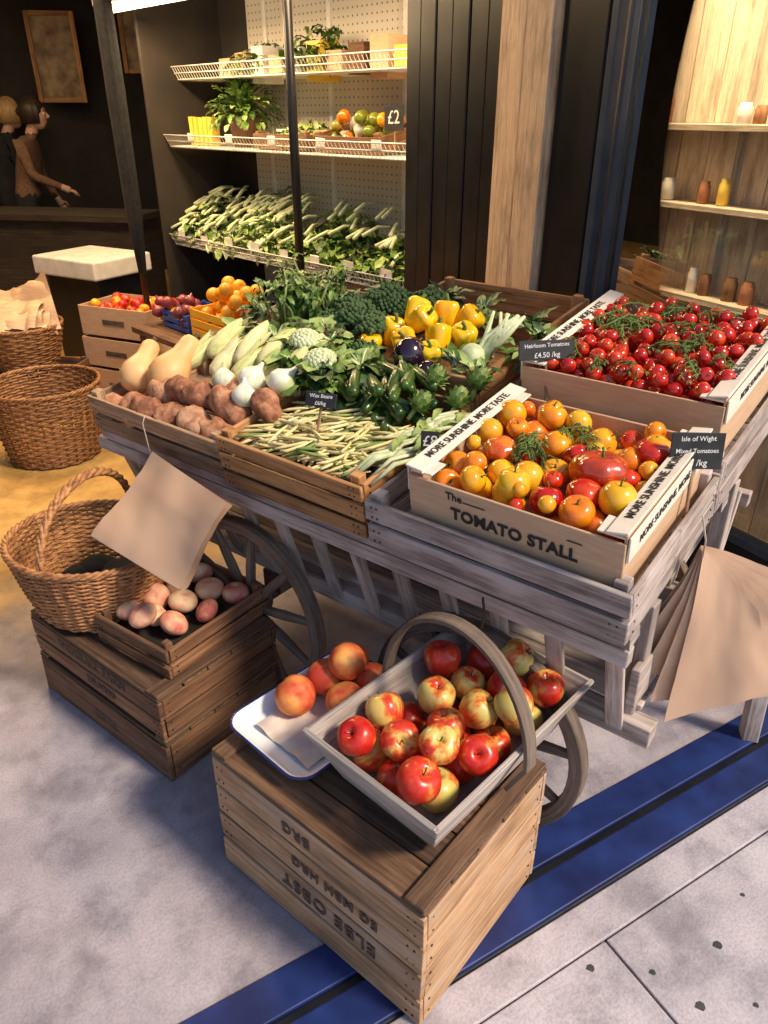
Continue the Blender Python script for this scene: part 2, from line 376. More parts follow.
def mk_corn():
    mb=MB(); pr=[(0,-3.4),(.35,-3.3),(.75,-2.6),(.95,-1.2),(.95,.3),(.75,1.8),(.45,3.2),(.2,4.2),(0,4.6)]
    lathe(mb,pr,18,0,lambda a,r,z:(r*math.cos(a)*(1+.07*math.cos(6*a+z)),r*math.sin(a)*(1+.07*math.cos(6*a+z)),z))
    for k in range(6):
        leaf(mb,RZ(k*1.05+R.uniform(-.3,.3))@T(.75,0,-1.5)@RY(-1.35),R.uniform(4.5,6.5),1.3,-.25+R.uniform(-.3,.1),.06,0,7,.5)
    for k in range(10): tube(mb,[(0,0,4.2),(R.uniform(-.4,.4),R.uniform(-.4,.4),5),(R.uniform(-.8,.8),R.uniform(-.8,.8),5.5)],.04,4,1)
    return mb.mesh('corn_cob',['husk','stem_dry'])
def mk_squash():
    mb=MB(); pr=[(0,-1.05),(.3,-1.08),(.7,-.9),(1,-.35),(.98,.15),(.75,.7),(.58,1.1),(.55,1.6),(.52,1.95),(.4,2.15),(.15,2.2),(0,2.18)]
    lathe(mb,pr,24,0); tube(mb,[(0,0,2.1),(0,0,2.4),(.05,0,2.55)],[.17,.12,.15],7,1); return mb.mesh('butternut_squash',['squash','stem_dry'])
def mk_sp(i):
    mb=MB(); n=14; pr=[(0,-1)]+[(math.sin(math.pi*i/n)**.8*.56,-math.cos(math.pi*i/n)) for i in range(1,n)]+[(0,1)]
    def fn(a,r,z):
        p=Vector((r*math.cos(a),r*math.sin(a),z)); d=1+.5*mnoise.noise(p*1.8+Vector((i*7,0,0))); return (p.x*d+.14*math.sin(z*2),p.y*d,z)
    lathe(mb,pr,18,0,fn); return mb.mesh('sweet_potato',['spotato'])
def mk_bulb():
    mb=MB(); pr=[(0,-.8),(.2,-.82),(.6,-.7),(.95,-.2),(1,.1),(.85,.5),(.45,.85),(.22,1.1),(.14,1.4),(.1,1.5),(0,1.5)]
    lathe(mb,pr,18,0); return mb.mesh('white_bulb',['bulb'])
def mk_broc():
    mb=MB(); tube(mb,[(0,0,-1.1),(0,0,-.4),(0,0,.1)],[.3,.33,.5],8,1)
    for k in range(150):
        a=k*2.39996; t=(k+.5)/150; th=math.acos(1-t*1.05); rr=1+.12*math.sin(a*3+th*6)+R.uniform(-.07,.07)
        ball(mb,(math.sin(th)*math.cos(a)*rr,math.sin(th)*math.sin(a)*rr,math.cos(th)*.75*rr),R.uniform(.1,.16),0,6,4)
    ball(mb,(0,0,0),.85,0,10,6,(1,1,.8))
    return mb.mesh('broccoli',['broc','leaf_light'])
def mk_onion():
    mb=MB(); pr=[(0,-.85),(.5,-.75),(.95,-.2),(1,.15),(.7,.65),(.25,.9),(.1,1.25),(0,1.3)]
    lathe(mb,pr,16,0); return mb.mesh('onion',['onion_red'])
def mk_art():
    mb=MB(); ball(mb,(0,0,0),.75,0,10,6)
    for k in range(46):
        t=k/46; th=2.5*(1-t)+.15; a=k*2.4
        leaf(mb,RZ(a)@T(math.sin(th)*.7,0,math.cos(th)*.7)@RY(-(math.pi-th-.35)),.7,.62,.4,.02,R.choice([0,1,1]),4,.35)
    tube(mb,[(0,0,-.6),(0,0,-1.6)],.2,7,1); return mb.mesh('globe_artichoke',['leaf_mid','leaf_light'])
A_=mk_apple(); PE=mk_peach('peach'); FP=mk_peach('peach_pink',.72,'flat_peach')
TR=mk_tom('tom_red'); TO=mk_tom('tom_orange'); TY=mk_tom('tom_yellow',.0,.95); TG=mk_tom('tom_green'); TH=mk_tom('tom_heir',.14,.7); TR2=mk_tom('tom_red',.08,.75)
PP=mk_pepper(); CG=mk_courg(); CN=mk_corn(); SQ=mk_squash(); SP=[mk_sp(i) for i in range(3)]; BU=mk_bulb(); BR=mk_broc(); ON=mk_onion()
OR=mk_peach('orange',.97,'orange_fruit'); AU=mk_tom('aub',0,1.05,'round_aubergine')
# ------------------------------------------------------------ crates
def tray_crate(name,M,L,W,H,mat,n=2,gap=.012,th=.011,post=.028,ph=.012,warp=.0022):
    e=empty(name,M); mb=MB(); sh=(H-gap*(n-1))/n
    j=lambda:R.uniform(-.002,.002)
    for k in range(n):
        z=sh/2+k*(sh+gap)
        board(mb,(L/2,th/2,z+j()),(L,th,sh),warp=warp); board(mb,(L/2,W-th/2,z+j()),(L,th,sh),warp=warp)
        board(mb,(th/2,W/2,z+j()),(th,W-2*th-.004,sh),warp=warp*.7); board(mb,(L-th/2,W/2,z+j()),(th,W-2*th-.004,sh),warp=warp*.7)
    for x in (th+post/2+.002,L-th-post/2-.002):
        for y in (th+post/2+.002,W-th-post/2-.002): board(mb,(x,y,(H+ph)/2+.002),(post,post,H+ph))
    nf=max(3,int(W/.1)); fw=(W-2*th)/nf
    for k in range(nf): board(mb,(L/2,th+fw*(k+.5),.008),(L-2*th-.004,fw-.008,.008))
    mb.obj('slats',[mat],e,None,.0018,1)
    nb=MB()
    for k in range(n):
        z=sh/2+k*(sh+gap)
        for x in (.02,.034,L-.02,L-.034):
            for dz in (-.25,.25): ball(nb,(x,-.0005,z+dz*sh),.0028,0,6,4,(1,.5,1))
        for y in (.03,W-.03):
            for dz in (-.25,.25): ball(nb,(L+.0005,y,z+dz*sh),.0028,0,6,4,(.5,1,1))
    nb.obj('nails',['metal_dark'],e)
    return e
MT=frame(.45,1.08,.75,-38,8)
tray_crate('wooden_crate',MT@T(-1.69,0,0),.59,.45,.105,'wood_tan',2)
tray_crate('wooden_crate',MT@T(-1.085,-.015,0),.475,.46,.14,'wood_orange',3)
tray_crate('wooden_crate',MT@T(-.6,-.02,0),.6,.47,.115,'wood_grey',2)
tray_crate('wooden_crate',MT@T(-1.69,.46,0),.55,.6,.12,'wood_tan',2)
tray_crate('wooden_crate',MT@T(-1.13,.46,.005),.52,.65,.19,'wood_orange',2)
tray_crate('wooden_crate',MT@T(-.6,.46,.002),.6,.65,.125,'wood_grey',2)
# ------------------------------------------------------------ cardboard tomato boxes
def cardbox(name,M,L,W,H,front=True):
    e=empty(name,M); mb=MB(); t=.005
    board(mb,(L/2,W/2,t/2),(L-.002,W-.002,t),warp=0)
    board(mb,(L/2,t/2,H/2-.008),(L,t,H-.016),warp=.001); board(mb,(L/2,W-t/2,H/2-.008),(L,t,H-.016),warp=.001)
    board(mb,(t/2,W/2,H/2),(t,W-2*t-.001,H),warp=.001); board(mb,(L-t/2,W/2,H/2),(t,W-2*t-.001,H),warp=.001)
    mb.obj('box_walls',['card'],e,None,.001,1)
    fb=MB(); fw=.042
    for sx in (0,1):
        x=fw/2-.004 if sx==0 else L-fw/2+.004
        rot=Matrix.Rotation(rad(10 if sx==0 else -10),3,'Y')
        board(fb,(x,W/2,H+.004),(fw,W+.004,.005),rot,warp=.0012)
        board(fb,(-.004 if sx==0 else L+.004,W/2,H-.03),(.004,W-.01,.052),warp=.001)
    for x in (.03,L-.03):
        for y in (.03,W-.03): board(fb,(x,y,H-.006),(.05,.05,.004),warp=.001)
    fb.obj('rim_flaps',['card_white'],e,None,.0008,1)
    for sx in (0,1):
        x=fw/2-.004 if sx==0 else L-fw/2+.004
        text('lettering','MORE SUNSHINE. MORE TASTE.',.023,T(x,W/2,H+.0078)@RY(rad(10 if sx==0 else -10))@RZ(rad(90)),'ink',e,bold=.0003)
    text('lettering','MORE SUNSHINE. MORE TASTE.',.023,T(L+.007,W/2,H-.03)@RZ(rad(90))@RX(rad(90)),'ink',e,bold=.0003)
    if front:
        text('lettering','TOMATO STALL',.036,T(L*.52,-.0018,H*.5)@RX(rad(90)),'ink',e,bold=.0014,space=1.05)
        text('lettering','The',.024,T(L*.24,-.0018,H*.76)@RX(rad(90)),'ink',e,bold=.0004)
        lb=MB(); board(lb,(L*.34,-.0015,H*.73),(.05,.0008,.002),warp=0); board(lb,(L*.8,-.0015,H*.7),(.03,.0008,.002),warp=0); lb.obj('rule',['ink'],e)
    return e
cardbox('tomato_box',MT@T(-.49,.004,.068),.46,.42,.15)
cardbox('tomato_box',MT@T(-.485,.462,.125),.465,.5,.15,False)
e=empty('heirloom_tomatoes',MT@T(-.485,.01,.073))
def sheet(name,M,L,W,z,mat,parent,amp=.01,n=14):
    mb=MB(); vs=[];fs=[]
    for i in range(n+1):
        for j in range(n+1):
            x=L*i/n;y=W*j/n; vs.append(Vector((x,y,z+amp*mnoise.noise(Vector((x*25,y*25,z))))))
    for i in range(n):
        for j in range(n): fs.append((i*(n+1)+j,(i+1)*(n+1)+j,(i+1)*(n+1)+j+1,i*(n+1)+j+1))
    mb.add(vs,fs,None,0,True); return mb.obj(name,[mat],parent,M)
sheet('box_liner',None,.44,.4,.05,'card',e,.004)
ms=[(TO,4.5),(TR,1.7),(TY,2.5),(TG,.5),(TR2,.8),(TH,.4)]
P=pack(130,.008,.442,.008,.402,lambda:R.choice([.017,.02,.024,.029,.033]),.05,40,.2)
for (x,y,z,r) in P:
    if z>.14: continue
    me=R.choices([a for a,b in ms],[b for a,b in ms])[0]
    if r<.022: me=R.choice([TO,TO,TR,TG,TY])
    inst(me,e,T(x,y,z)@anyrot()@Matrix.Scale(r*1.02,4))
for (x,y,r,me) in [(.32,.19,.05,TH),(.39,.11,.036,TY),(.38,.3,.036,TR2),(.2,.06,.034,TY),(.14,.34,.034,TO)]:
    inst(me,e,T(x,y,.135)@RX(-.25)@RZ(R.uniform(0,6))@Matrix.Scale(r,4))
def vine(mb,a,b,r=.0022,mat=0):
    a=Vector(a);b=Vector(b);pts=[];n=9
    for i in range(n):
        t=i/(n-1);p=a.lerp(b,t)+Vector((R.uniform(-.006,.006),R.uniform(-.006,.006),.012*math.sin(t*3.14)+R.uniform(-.003,.003)));pts.append(p)
    tube(mb,pts,r,5,mat)
    for p in pts[1:-1]:
        for s in (1,-1):
            q=p+Vector((R.uniform(-.02,.02),s*.018,-.008)); tube(mb,[p,(p+q)/2+Vector((0,0,.005)),q],r*.7,4,mat)
            for k in range(4): leaf(mb,T(*q)@RZ(R.uniform(0,6.3)),.012,.004,.8,0,mat,2)
mb=MB()
for k in range(6):
    x=R.uniform(.1,.3);y=R.uniform(.12,.3); vine(mb,(x,y,.142),(x+R.uniform(-.1,.1),y+R.uniform(.05,.1),.145))
mb.obj('vines',['stem'],e)
e=empty('vine_tomatoes',MT@T(-.48,.467,.13))
sheet('box_liner',None,.445,.48,.06,'card',e,.004)
P=pack(300,.01,.45,.01,.485,lambda:R.uniform(.0165,.0205),.06,22,.2)
for (x,y,z,r) in P: inst(TR,e,T(x,y,z)@anyrot()@Matrix.Scale(r*1.02,4))
mb=MB()
for k in range(24):
    x=R.uniform(.04,.4);y=R.uniform(.04,.4);a=R.uniform(0,6.3); vine(mb,(x,y,.152),(min(.43,max(.02,x+.11*math.cos(a))),min(.46,max(.02,y+.11*math.sin(a))),.152))
mb.obj('vines',['stem'],e)
# ------------------------------------------------------------ vegetables (tray coordinates)
def grp(name): return empty(name,MT.copy())
e=grp('butternut_squashes')
for x,y,z,s,a in [(-1.62,.15,.13,.054,.35),(-1.5,.18,.145,.06,.05)]:
    inst(SQ,e,T(x,y,z)@RZ(a)@RX(rad(-62))@Matrix.Scale(s,4))
e=grp('sweet_potatoes')
for i,(x,y,z) in enumerate([(-1.62,.05,.055),(-1.54,.055,.07),(-1.44,.05,.085),(-1.34,.06,.1),(-1.25,.055,.095),(-1.17,.06,.09),(-1.37,.12,.14),(-1.27,.12,.14),(-1.17,.12,.14),(-1.2,.17,.15),(-1.06,.15,.155),(-1.44,.12,.12)]):
    inst(SP[i%3],e,T(x,y,z)@RZ(R.uniform(-.8,.8))@RY(rad(90)+R.uniform(-.3,.3))@Matrix.Scale(R.uniform(.062,.075),4))
e=grp('corn_cobs')
for i in range(9):
    x=-1.47+.05*i+R.uniform(-.01,.01)
    inst(CN,e,T(x,.29+.05*(i%2)+i*.004,.17+.03*(i%2))@RZ(R.uniform(-.25,.1)-.1)@RX(rad(-64+R.uniform(-8,8)))@RZ(R.uniform(0,6))@Matrix.Diagonal((.029,.029,.021,1)))
e=grp('white_onions')
for x,y,z,s in [(-1.16,.2,.185,.04),(-1.07,.225,.185,.042),(-1.24,.17,.18,.034),(-1.13,.14,.17,.034)]:
    inst(BU,e,T(x,y,z)@RX(rad(-50+R.uniform(-30,30)))@RY(R.uniform(-.5,.5))@Matrix.Scale(s,4))
def clump(mb,c,n,L,W,mats,curl=.9,ruf=.12,up=.9):
    for k in range(n):
        a=R.uniform(0,6.28); el=R.uniform(up*.2,up*1.4)
        m=R.choice(mats); l=L*R.uniform(.7,1.15)
        MM=T(c[0]+R.uniform(-.01,.01),c[1]+R.uniform(-.01,.01),c[2])@RZ(a)@RY(-el)
        leaf(mb,MM,l,W*R.uniform(.7,1.2),curl*R.uniform(.6,1.4),ruf,m,8)
        tube(mb,[MM@Vector((-.01,0,0)),MM@Vector((l*.25,0,-.0)),MM@Vector((l*.5,0,-l*.07))],[.006,.0035,.0015],5,3)
LM=['leaf_dark','leaf_mid','leaf_light','leaf_pale']
mb=MB()
for c in [(-1.12,.34,.18),(-1.03,.34,.18),(-1.2,.42,.19),(-1.1,.46,.2),(-.96,.42,.17),(-1.0,.3,.17),(-1.16,.5,.2)]: clump(mb,c,15,.1,.075,[0,1,1,2,2],curl=1.2,ruf=.2)
mb.obj('spring_greens',LM,None,MT)
mb=MB()
for c in [(-1.02,.33,.215),(-1.14,.4,.225)]:
    for k in range(70):
        a=k*2.4; t=k/70; th=math.acos(1-t*.9); ball(mb,(c[0]+.04*math.sin(th)*math.cos(a),c[1]+.04*math.sin(th)*math.sin(a),c[2]+.028*math.cos(th)),.009,0,6,4)
mb.obj('cauliflower',['leaf_pale'],None,MT)
e=grp('broccoli_heads')
for x,y,z,s in [(-1.14,.62,.22,.062),(-1.03,.58,.21,.058),(-1.1,.74,.23,.064),(-.98,.7,.2,.055),(-1.22,.7,.21,.055),(-1.0,.49,.18,.048),(-1.2,.58,.2,.05),(-1.0,.82,.21,.06)]:
    inst(BR,e,T(x,y,z)@RX(R.uniform(-.5,.1))@RY(R.uniform(-.3,.3))@RZ(R.uniform(0,6))@Matrix.Scale(s,4))
mb=MB()
for k in range(75):
    bx=-1.38+R.uniform(-.08,.1);by=.62+R.uniform(-.07,.1); a=R.uniform(-.5,.5);l=R.uniform(.15,.24)
    p0=Vector((bx,by,.1));p1=p0+Vector((a*l*.4,.03+R.uniform(-.04,.04),l*.6));p2=p1+Vector((a*l*.6,R.uniform(-.05,.06),l*.35))
    tube(mb,[p0,p1,p2],[.006,.005,.003],5,R.choice([1,2,2]))
    for j in range(4):
        leaf(mb,T(*(p1.lerp(p2,R.uniform(.4,1.1))))@RZ(R.uniform(0,6.3))@RY(R.uniform(-1,.2)),R.uniform(.03,.045),R.uniform(.012,.025),1,.2,R.choice([0,1,1,1,2]),4)
mb.obj('celery_bunches',LM,None,MT)
mb=MB()
for c in [(-1.56,.5,.14),(-1.6,.66,.15),(-1.28,.55,.17),(-1.35,.8,.15),(-1.5,.85,.15),(-1.25,.9,.17),(-1.35,.48,.16)]: clump(mb,c,14,.09,.04,[0,1,1,2],curl=1.0)
mb.obj('leafy_greens',LM,None,MT)
e=grp('wax_beans')
sheet('crate_liner',T(-1.07,.0,0),.45,.3,.085,'wood_dark',e,.004)
mb=MB()
for k in range(360):
    x=R.uniform(-1.03,-.67);y=R.uniform(.035,.27); a=R.gauss(.75,.5); L=R.uniform(.03,.055); z=.1+R.uniform(0,.05)*(1-abs(x+.85)*1.5)
    d=Vector((math.cos(a),math.sin(a),R.uniform(-.15,.15)))*L; n_=Vector((-d.y,d.x,0))*R.uniform(-.3,.3)
    c=Vector((x,y,z)); pts=[c-d,c-d*.4+n_*.7,c+d*.4+n_*.7,c+d]
    for p in pts: p.x=max(-1.055,min(-.64,p.x)); p.y=max(.01,p.y)
    tube(mb,pts,[.0025,.0045,.0045,.0018],5,0 if R.random()<.82 else 1)
mb.obj('beans',['bean_y','bean_g'],e)
mb=MB()
for k in range(26):
    x=R.uniform(-.645,-.565);y=.03+R.uniform(0,.26); s=R.uniform(.5,1); tube(mb,[(x-.03,y-.03,.13),(x,y+.02,.165),(x+.03,y+.08,.16)],[.005*s,.009*s,.006*s],6,0)
for k in range(16): leaf(mb,T(R.uniform(-.62,-.54),R.uniform(.1,.3),.17)@RZ(R.uniform(.5,2.4))@RY(-.4),.08,.02,.9,.15,1,5)
mb.obj('spring_onions',['leaf_pale','leaf_light'],None,MT)
e=grp('courgettes')
for k in range(26):
    x=R.uniform(-1.0,-.7);y=R.uniform(.28,.42)
    inst(CG,e,T(x,y,.13+.03*(k//9)+R.uniform(0,.01))@RZ(R.uniform(-.6,.9)+.6)@RX(rad(-85+R.uniform(-12,12)))@RZ(R.uniform(0,6))@Matrix.Scale(R.uniform(.015,.02),4))
e=grp('yellow_peppers')
for x,y,z,s in [(-.98,.6,.21,.038),(-.9,.55,.21,.038),(-.82,.6,.215,.04),(-.95,.68,.245,.04),(-.86,.7,.245,.04),(-.77,.65,.21,.038),(-.89,.62,.255,.038),(-1.0,.52,.19,.036),(-.8,.53,.2,.034),(-.8,.72,.23,.04)]:
    inst(PP,e,T(x,y,z)@RZ(R.uniform(0,6))@RX(R.uniform(-.9,.9))@RZ(R.uniform(0,6))@Matrix.Scale(s,4))
e=grp('round_aubergines')
for x,y,z,s in [(-.84,.49,.21,.045),(-.76,.46,.18,.036)]: inst(AU,e,T(x,y,z)@RX(-.9+R.uniform(-.3,.3))@Matrix.Scale(s,4))
AR=mk_art(); e=grp('globe_artichokes')
for x,y,z,s in [(-.68,.31,.18,.03),(-.61,.37,.18,.03),(-.7,.41,.2,.032),(-.6,.45,.2,.032)]: inst(AR,e,T(x,y,z)@RX(R.uniform(-.9,-.2))@RY(R.uniform(-.4,.4))@Matrix.Scale(s,4))
mb=MB()
for c in [(-.66,.6,.2),(-.58,.66,.19),(-.7,.72,.19),(-.6,.78,.18),(-.68,.9,.17),(-.85,.88,.2),(-1.0,.92,.2),(-.74,.56,.18),(-.63,.5,.18)]: clump(mb,c,15,.08,.028,[0,1,1,2],curl=.9)
for k in range(12): tube(mb,[(-.68+R.uniform(-.03,.03),.55+R.uniform(0,.03),.19),(-.66+R.uniform(-.03,.05),.6,.25),(-.64+R.uniform(-.05,.08),.65,.3)],[.011,.008,.004],6,3)
ball(mb,(-.68,.55,.21),.035,3,12,8)
mb.obj('fennel_greens',LM,None,MT)
# ------------------------------------------------------------ slate signs
def slate(M,w,h,lines,name='slate_sign'):
    e=empty(name,M); mb=MB(); board(mb,(0,0,h/2),(w,.005,h),warp=.0008); board(mb,(0,.006,-.04),(.006,.006,.12),warp=0,mat=1); mb.obj('board',['slate','wood_tan'],e,None,.001,1)
    for i,l in enumerate(lines): text('chalk_text',l,min(h*.75/len(lines),w/len(l)*1.65),T(0,-.0032,h*(1-(i+.5)/len(lines)))@RX(rad(90))@RZ(rad(2)),'chalk',e,bold=0.0001)
slate(frame(.38,1.69,1.09,8,-18),.135,.045,['Heirloom Tomatoes','£4.50 /kg'])
slate(frame(.607,1.315,.985,2,-12)@RY(rad(2)),.105,.072,['Isle of Wight','Mixed Tomatoes','£5 /kg'])
slate(frame(.10,1.49,.945,-8,-15),.04,.045,['£8'])
slate(frame(-.155,1.70,.97,-20,-25),.08,.035,['Wax Beans','£6/kg'])
# ------------------------------------------------------------ cart
MC=frame(.45,1.08,0,-38)
cart=empty('wooden_handcart',MC); mb=MB()
for (yb,yt) in ((.15,.045),(.72,.84)):
    for k in range(13):
        x=-1.66+k*.135; bar(mb,(x,yb,.40),(x,yt,.715),.04,.014,up=(0,1 if yb<.4 else -1,.3))
    bar(mb,(-1.72,yb+.02,.405),(.04,yb+.02,.405),.05,.05); bar(mb,(-1.72,yt+(-.016 if yt<.4 else .016),.69),(.0,yt+(-.016 if yt<.4 else .016),.69),.03,.04)
for k in range(8): board(mb,(-.84,.22+k*.062,.44),(1.68,.058,.016))
for x in (-1.7,-.03):
    for y in (.19,.7): bar(mb,(x,y,.42),(x,y,.72 if y<.4 else .80),.04,.04)
board(mb,(-1.72,.435,.55),(.02,.6,.05)); board(mb,(-.012,.435,.53),(.02,.6,.1))
bar(mb,(0,.72,.43),(.3,.78,.4),.05,.05)
bar(mb,(.17,.77,.0),(.15,.76,.43),.045,.045)
mb.obj('body_planks',['wood_grey'],cart,None,.003)
mb=MB()
board(mb,(-.84,.03,-.02),(1.68,.05,.028)); board(mb,(-.84,.55,-.02),(1.68,.05,.028)); board(mb,(-.84,1.05,-.02),(1.68,.05,.028))
for x in (-1.66,-1.1,-.58,-.08): board(mb,(x,.56,-.05),(.05,1.04,.028))
mb.obj('tray_frame',['wood_grey'],cart,MC.inverted()@MT,.002)
mb=MB()
for x in (-1.66,-.14):
    bar(mb,(x,1.02,.5),(x,1.02,.83),.04,.04); bar(mb,(x,.72,.44),(x,1.04,.5),.04,.04)
mb.obj('tray_supports',['wood_grey'],cart,None,.002)
def wheel(mb,c,r,w=.035,t=.034):
    n=56; vs=[];fs=[];uvs=[]
    for i in range(n):
        a=2*math.pi*i/n
        for (rr,y) in ((r,-w/2),(r,w/2),(r-t,w/2),(r-t,-w/2)): vs.append((c[0]+rr*math.cos(a),c[1]+y,c[2]+rr*math.sin(a)))
    for i in range(n):
        j=(i+1)%n
        for k in range(4):
            k2=(k+1)%4; fs.append((i*4+k,j*4+k,j*4+k2,i*4+k2)); L=2*math.pi*r/n
            uvs.append([(i*L,k*.04),((i+1)*L,k*.04),((i+1)*L,k*.04+.035),(i*L,k*.04+.035)])
    mb.add(vs,fs,uvs,0,False)
    tube(mb,[(c[0],c[1]-.06,c[2]),(c[0],c[1]-.03,c[2]),(c[0],c[1]+.03,c[2]),(c[0],c[1]+.06,c[2])],[.03,.048,.048,.035],14,0)
    tube(mb,[(c[0],c[1]-.08,c[2]),(c[0],c[1]-.055,c[2])],.018,10,1)
    for k in range(10):
        a=2*math.pi*k/10+.2; p=Vector((math.cos(a),0,math.sin(a)))
        tube(mb,[Vector(c)+p*.04,Vector(c)+p*(r*.5),Vector(c)+p*(r-t+.004)],[.014,.016,.011],7,0)
mb=MB()
for x in (-1.13,-.345):
    for y in (.065,.8): wheel(mb,(x,y,.292),.29)
    tube(mb,[(x,.06,.292),(x,.8,.292)],.02,8,1); board(mb,(x,.435,.33),(.07,.56,.07))
mb.obj('wheels_and_axles',['wood_handle','metal_dark'],cart,None,.003)
# ------------------------------------------------------------ closed fruit crates
def closed_crate(name,M,L,W,H,mat,topmat,rows=4,gap=.008,th=.013,letters=None):
    e=empty(name,M); mb=MB(); sh=(H-.014-gap*(rows-1))/rows
    for k in range(rows):
        z=sh/2+k*(sh+gap)
        for y in (-W/2+th/2,W/2-th/2): board(mb,(R.uniform(-.002,.002),y,z),(L,th,sh),warp=.002)
        for x in (-L/2+th/2,L/2-th/2): board(mb,(x,0,z),(th,W-2*th-.004,sh),warp=.0015)
    for x in (-L/2+th+.018,L/2-th-.018):
        for y in (-W/2+th+.018,W/2-th-.018): board(mb,(x,y,H/2-.01),(.032,.032,H-.03))
    mb.obj('slats',[mat],e,None,.002)
    tb=MB(); n=5; w=W/n
    for k in range(n): board(tb,(0,-W/2+w*(k+.5),H-.0065),(L-.002,w-.004,.011),warp=.0015)
    for x in (-L/2+.025,L/2-.025): board(tb,(x,0,H+.005),(.045,W-.004,.01))
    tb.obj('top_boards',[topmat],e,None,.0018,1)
    nb=MB()
    for k in range(rows):
        z=sh/2+k*(sh+gap)
        for x in (-L/2+.018,-L/2+.034,L/2-.018,L/2-.034):
            for dz in (-.25,.25): ball(nb,(x,-W/2-.0003,z+dz*sh),.003,0,6,4,(1,.5,1))
        for y in (-W/2+.03,W/2-.03):
            for dz in (-.25,.25): ball(nb,(L/2+.0003,y,z+dz*sh),.003,0,6,4,(.5,1,1))
    nb.obj('nails',['metal_dark'],e)
    for (s,x,z,sz,rz) in (letters or []): text('stencil',s,sz,T(x,-W/2-.0024,z)@RX(rad(90))@RZ(rad(rz)),'ink_faded',e,bold=.0012,space=1.15)
    return e
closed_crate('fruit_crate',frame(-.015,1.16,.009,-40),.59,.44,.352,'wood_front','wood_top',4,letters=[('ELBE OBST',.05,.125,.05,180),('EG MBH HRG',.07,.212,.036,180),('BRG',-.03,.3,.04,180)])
MS=frame(-1.061,1.797,0,-38)
closed_crate('fruit_crate',MS@T(.31,.21,.002),.62,.42,.135,'wood_brown','wood_top',1,letters=[('ELBE',.02,.06,.045,180)])
closed_crate('fruit_crate',MS@T(.31,.21,.152),.61,.415,.135,'wood_brown','wood_top',2,letters=[('WORRALL FARM',.0,.098,.038,0),('BEARN',.03,.032,.038,0)])
tray_crate('wooden_crate',MS@T(.29,.05,.299)@RZ(rad(3)),.30,.38,.085,'wood_brown',2,post=.022)
e=empty('flat_peaches',MS@T(.29,.05,.299)@RZ(rad(3)))
sheet('tissue_liner',T(.02,.02,0),.26,.34,.035,'wood_dark',e,.008)
for (x,y,z,r) in pack(30,.015,.285,.015,.365,lambda:R.uniform(.035,.041),.035,40,.15,crown=.05): inst(FP,e,T(x,y,z)@rrot()@Matrix.Scale(r*1.03,4))
# ------------------------------------------------------------ trug with apples
MTG=frame(.145,1.155,.383,-43.5)
tr=empty('wooden_trug',MTG); mb=MB()
L0,W0,L1,W1,Hh=.245,.41,.35,.53,.14
def panel(mb,quad,t,mat=0):
    p=[Vector(q) for q in quad]; n=(p[1]-p[0]).cross(p[3]-p[0]).normalized()
    vs=p+[x-n*t for x in p]; off=R.uniform(0,9);l=(p[1]-p[0]).length;h=(p[3]-p[0]).length
    fs=[(0,1,2,3),(7,6,5,4),(0,4,5,1),(1,5,6,2),(2,6,7,3),(3,7,4,0)]
    U=[(0,0),(l,0),(l,h),(0,h)]; U8=U+[(u,v+.3) for u,v in U]
    mb.add(vs,fs,[[(U8[i][0]+off,U8[i][1]+off+(.02 if i>3 else 0)) for i in f] for f in fs],mat)
def ring4(l,w,z): return [(-l/2,-w/2,z),(l/2,-w/2,z),(l/2,w/2,z),(-l/2,w/2,z)]
b_=ring4(L0,W0,0.0);t_=ring4(L1,W1,Hh)
for k in range(4):
    j=(k+1)%4; panel(mb,[b_[k],b_[j],t_[j],t_[k]],.011)
board(mb,(0,0,.008),(L0-.02,W0-.02,.012))
mb.obj('trug_body',['wood_trug'],tr,None,.0025)
mb=MB(); pts=[(-.15,0,.02)]+[(-.188*math.cos(math.pi*i/24),0,.10+.245*math.sin(math.pi*i/24)) for i in range(25)]+[(.15,0,.02)]
vs=[];fs=[];uvs=[]
for i,p in enumerate(pts):
    p=Vector(p); a=pts[max(0,i-1)];b=pts[min(len(pts)-1,i+1)]; t=(Vector(b)-Vector(a)).normalized(); nrm=Vector((-t.z,0,t.x))
    for (s,h) in ((-.016,-.005),(.016,-.005),(.016,.005),(-.016,.005)): vs.append(p+Vector((0,s,0))+nrm*h)
for i in range(len(pts)-1):
    for k in range(4):
        k2=(k+1)%4; fs.append((i*4+k,i*4+k2,(i+1)*4+k2,(i+1)*4+k)); uvs.append([(i*.03,k*.03),(i*.03,k*.03+.03),(i*.03+.03,k*.03+.03),(i*.03+.03,k*.03)])
mb.add(vs,fs,uvs,0,False); mb.obj('handle',['wood_handle'],tr,None,.0015)
ap=empty('apples',MTG)
P=pack(42,-.15,.15,-.235,.235,lambda:R.uniform(.037,.044),.018,70,.2,gap=.985,crown=.1)
for (x,y,z,r) in P:
    lim=min(1,z/Hh); mx=(L0+(L1-L0)*lim)/2-r-.008; my=(W0+(W1-W0)*lim)/2-r-.008
    inst(A_,ap,T(max(-mx,min(mx,x)),max(-my,min(my,y)),z)@rrot()@Matrix.Scale(r*1.02,4))
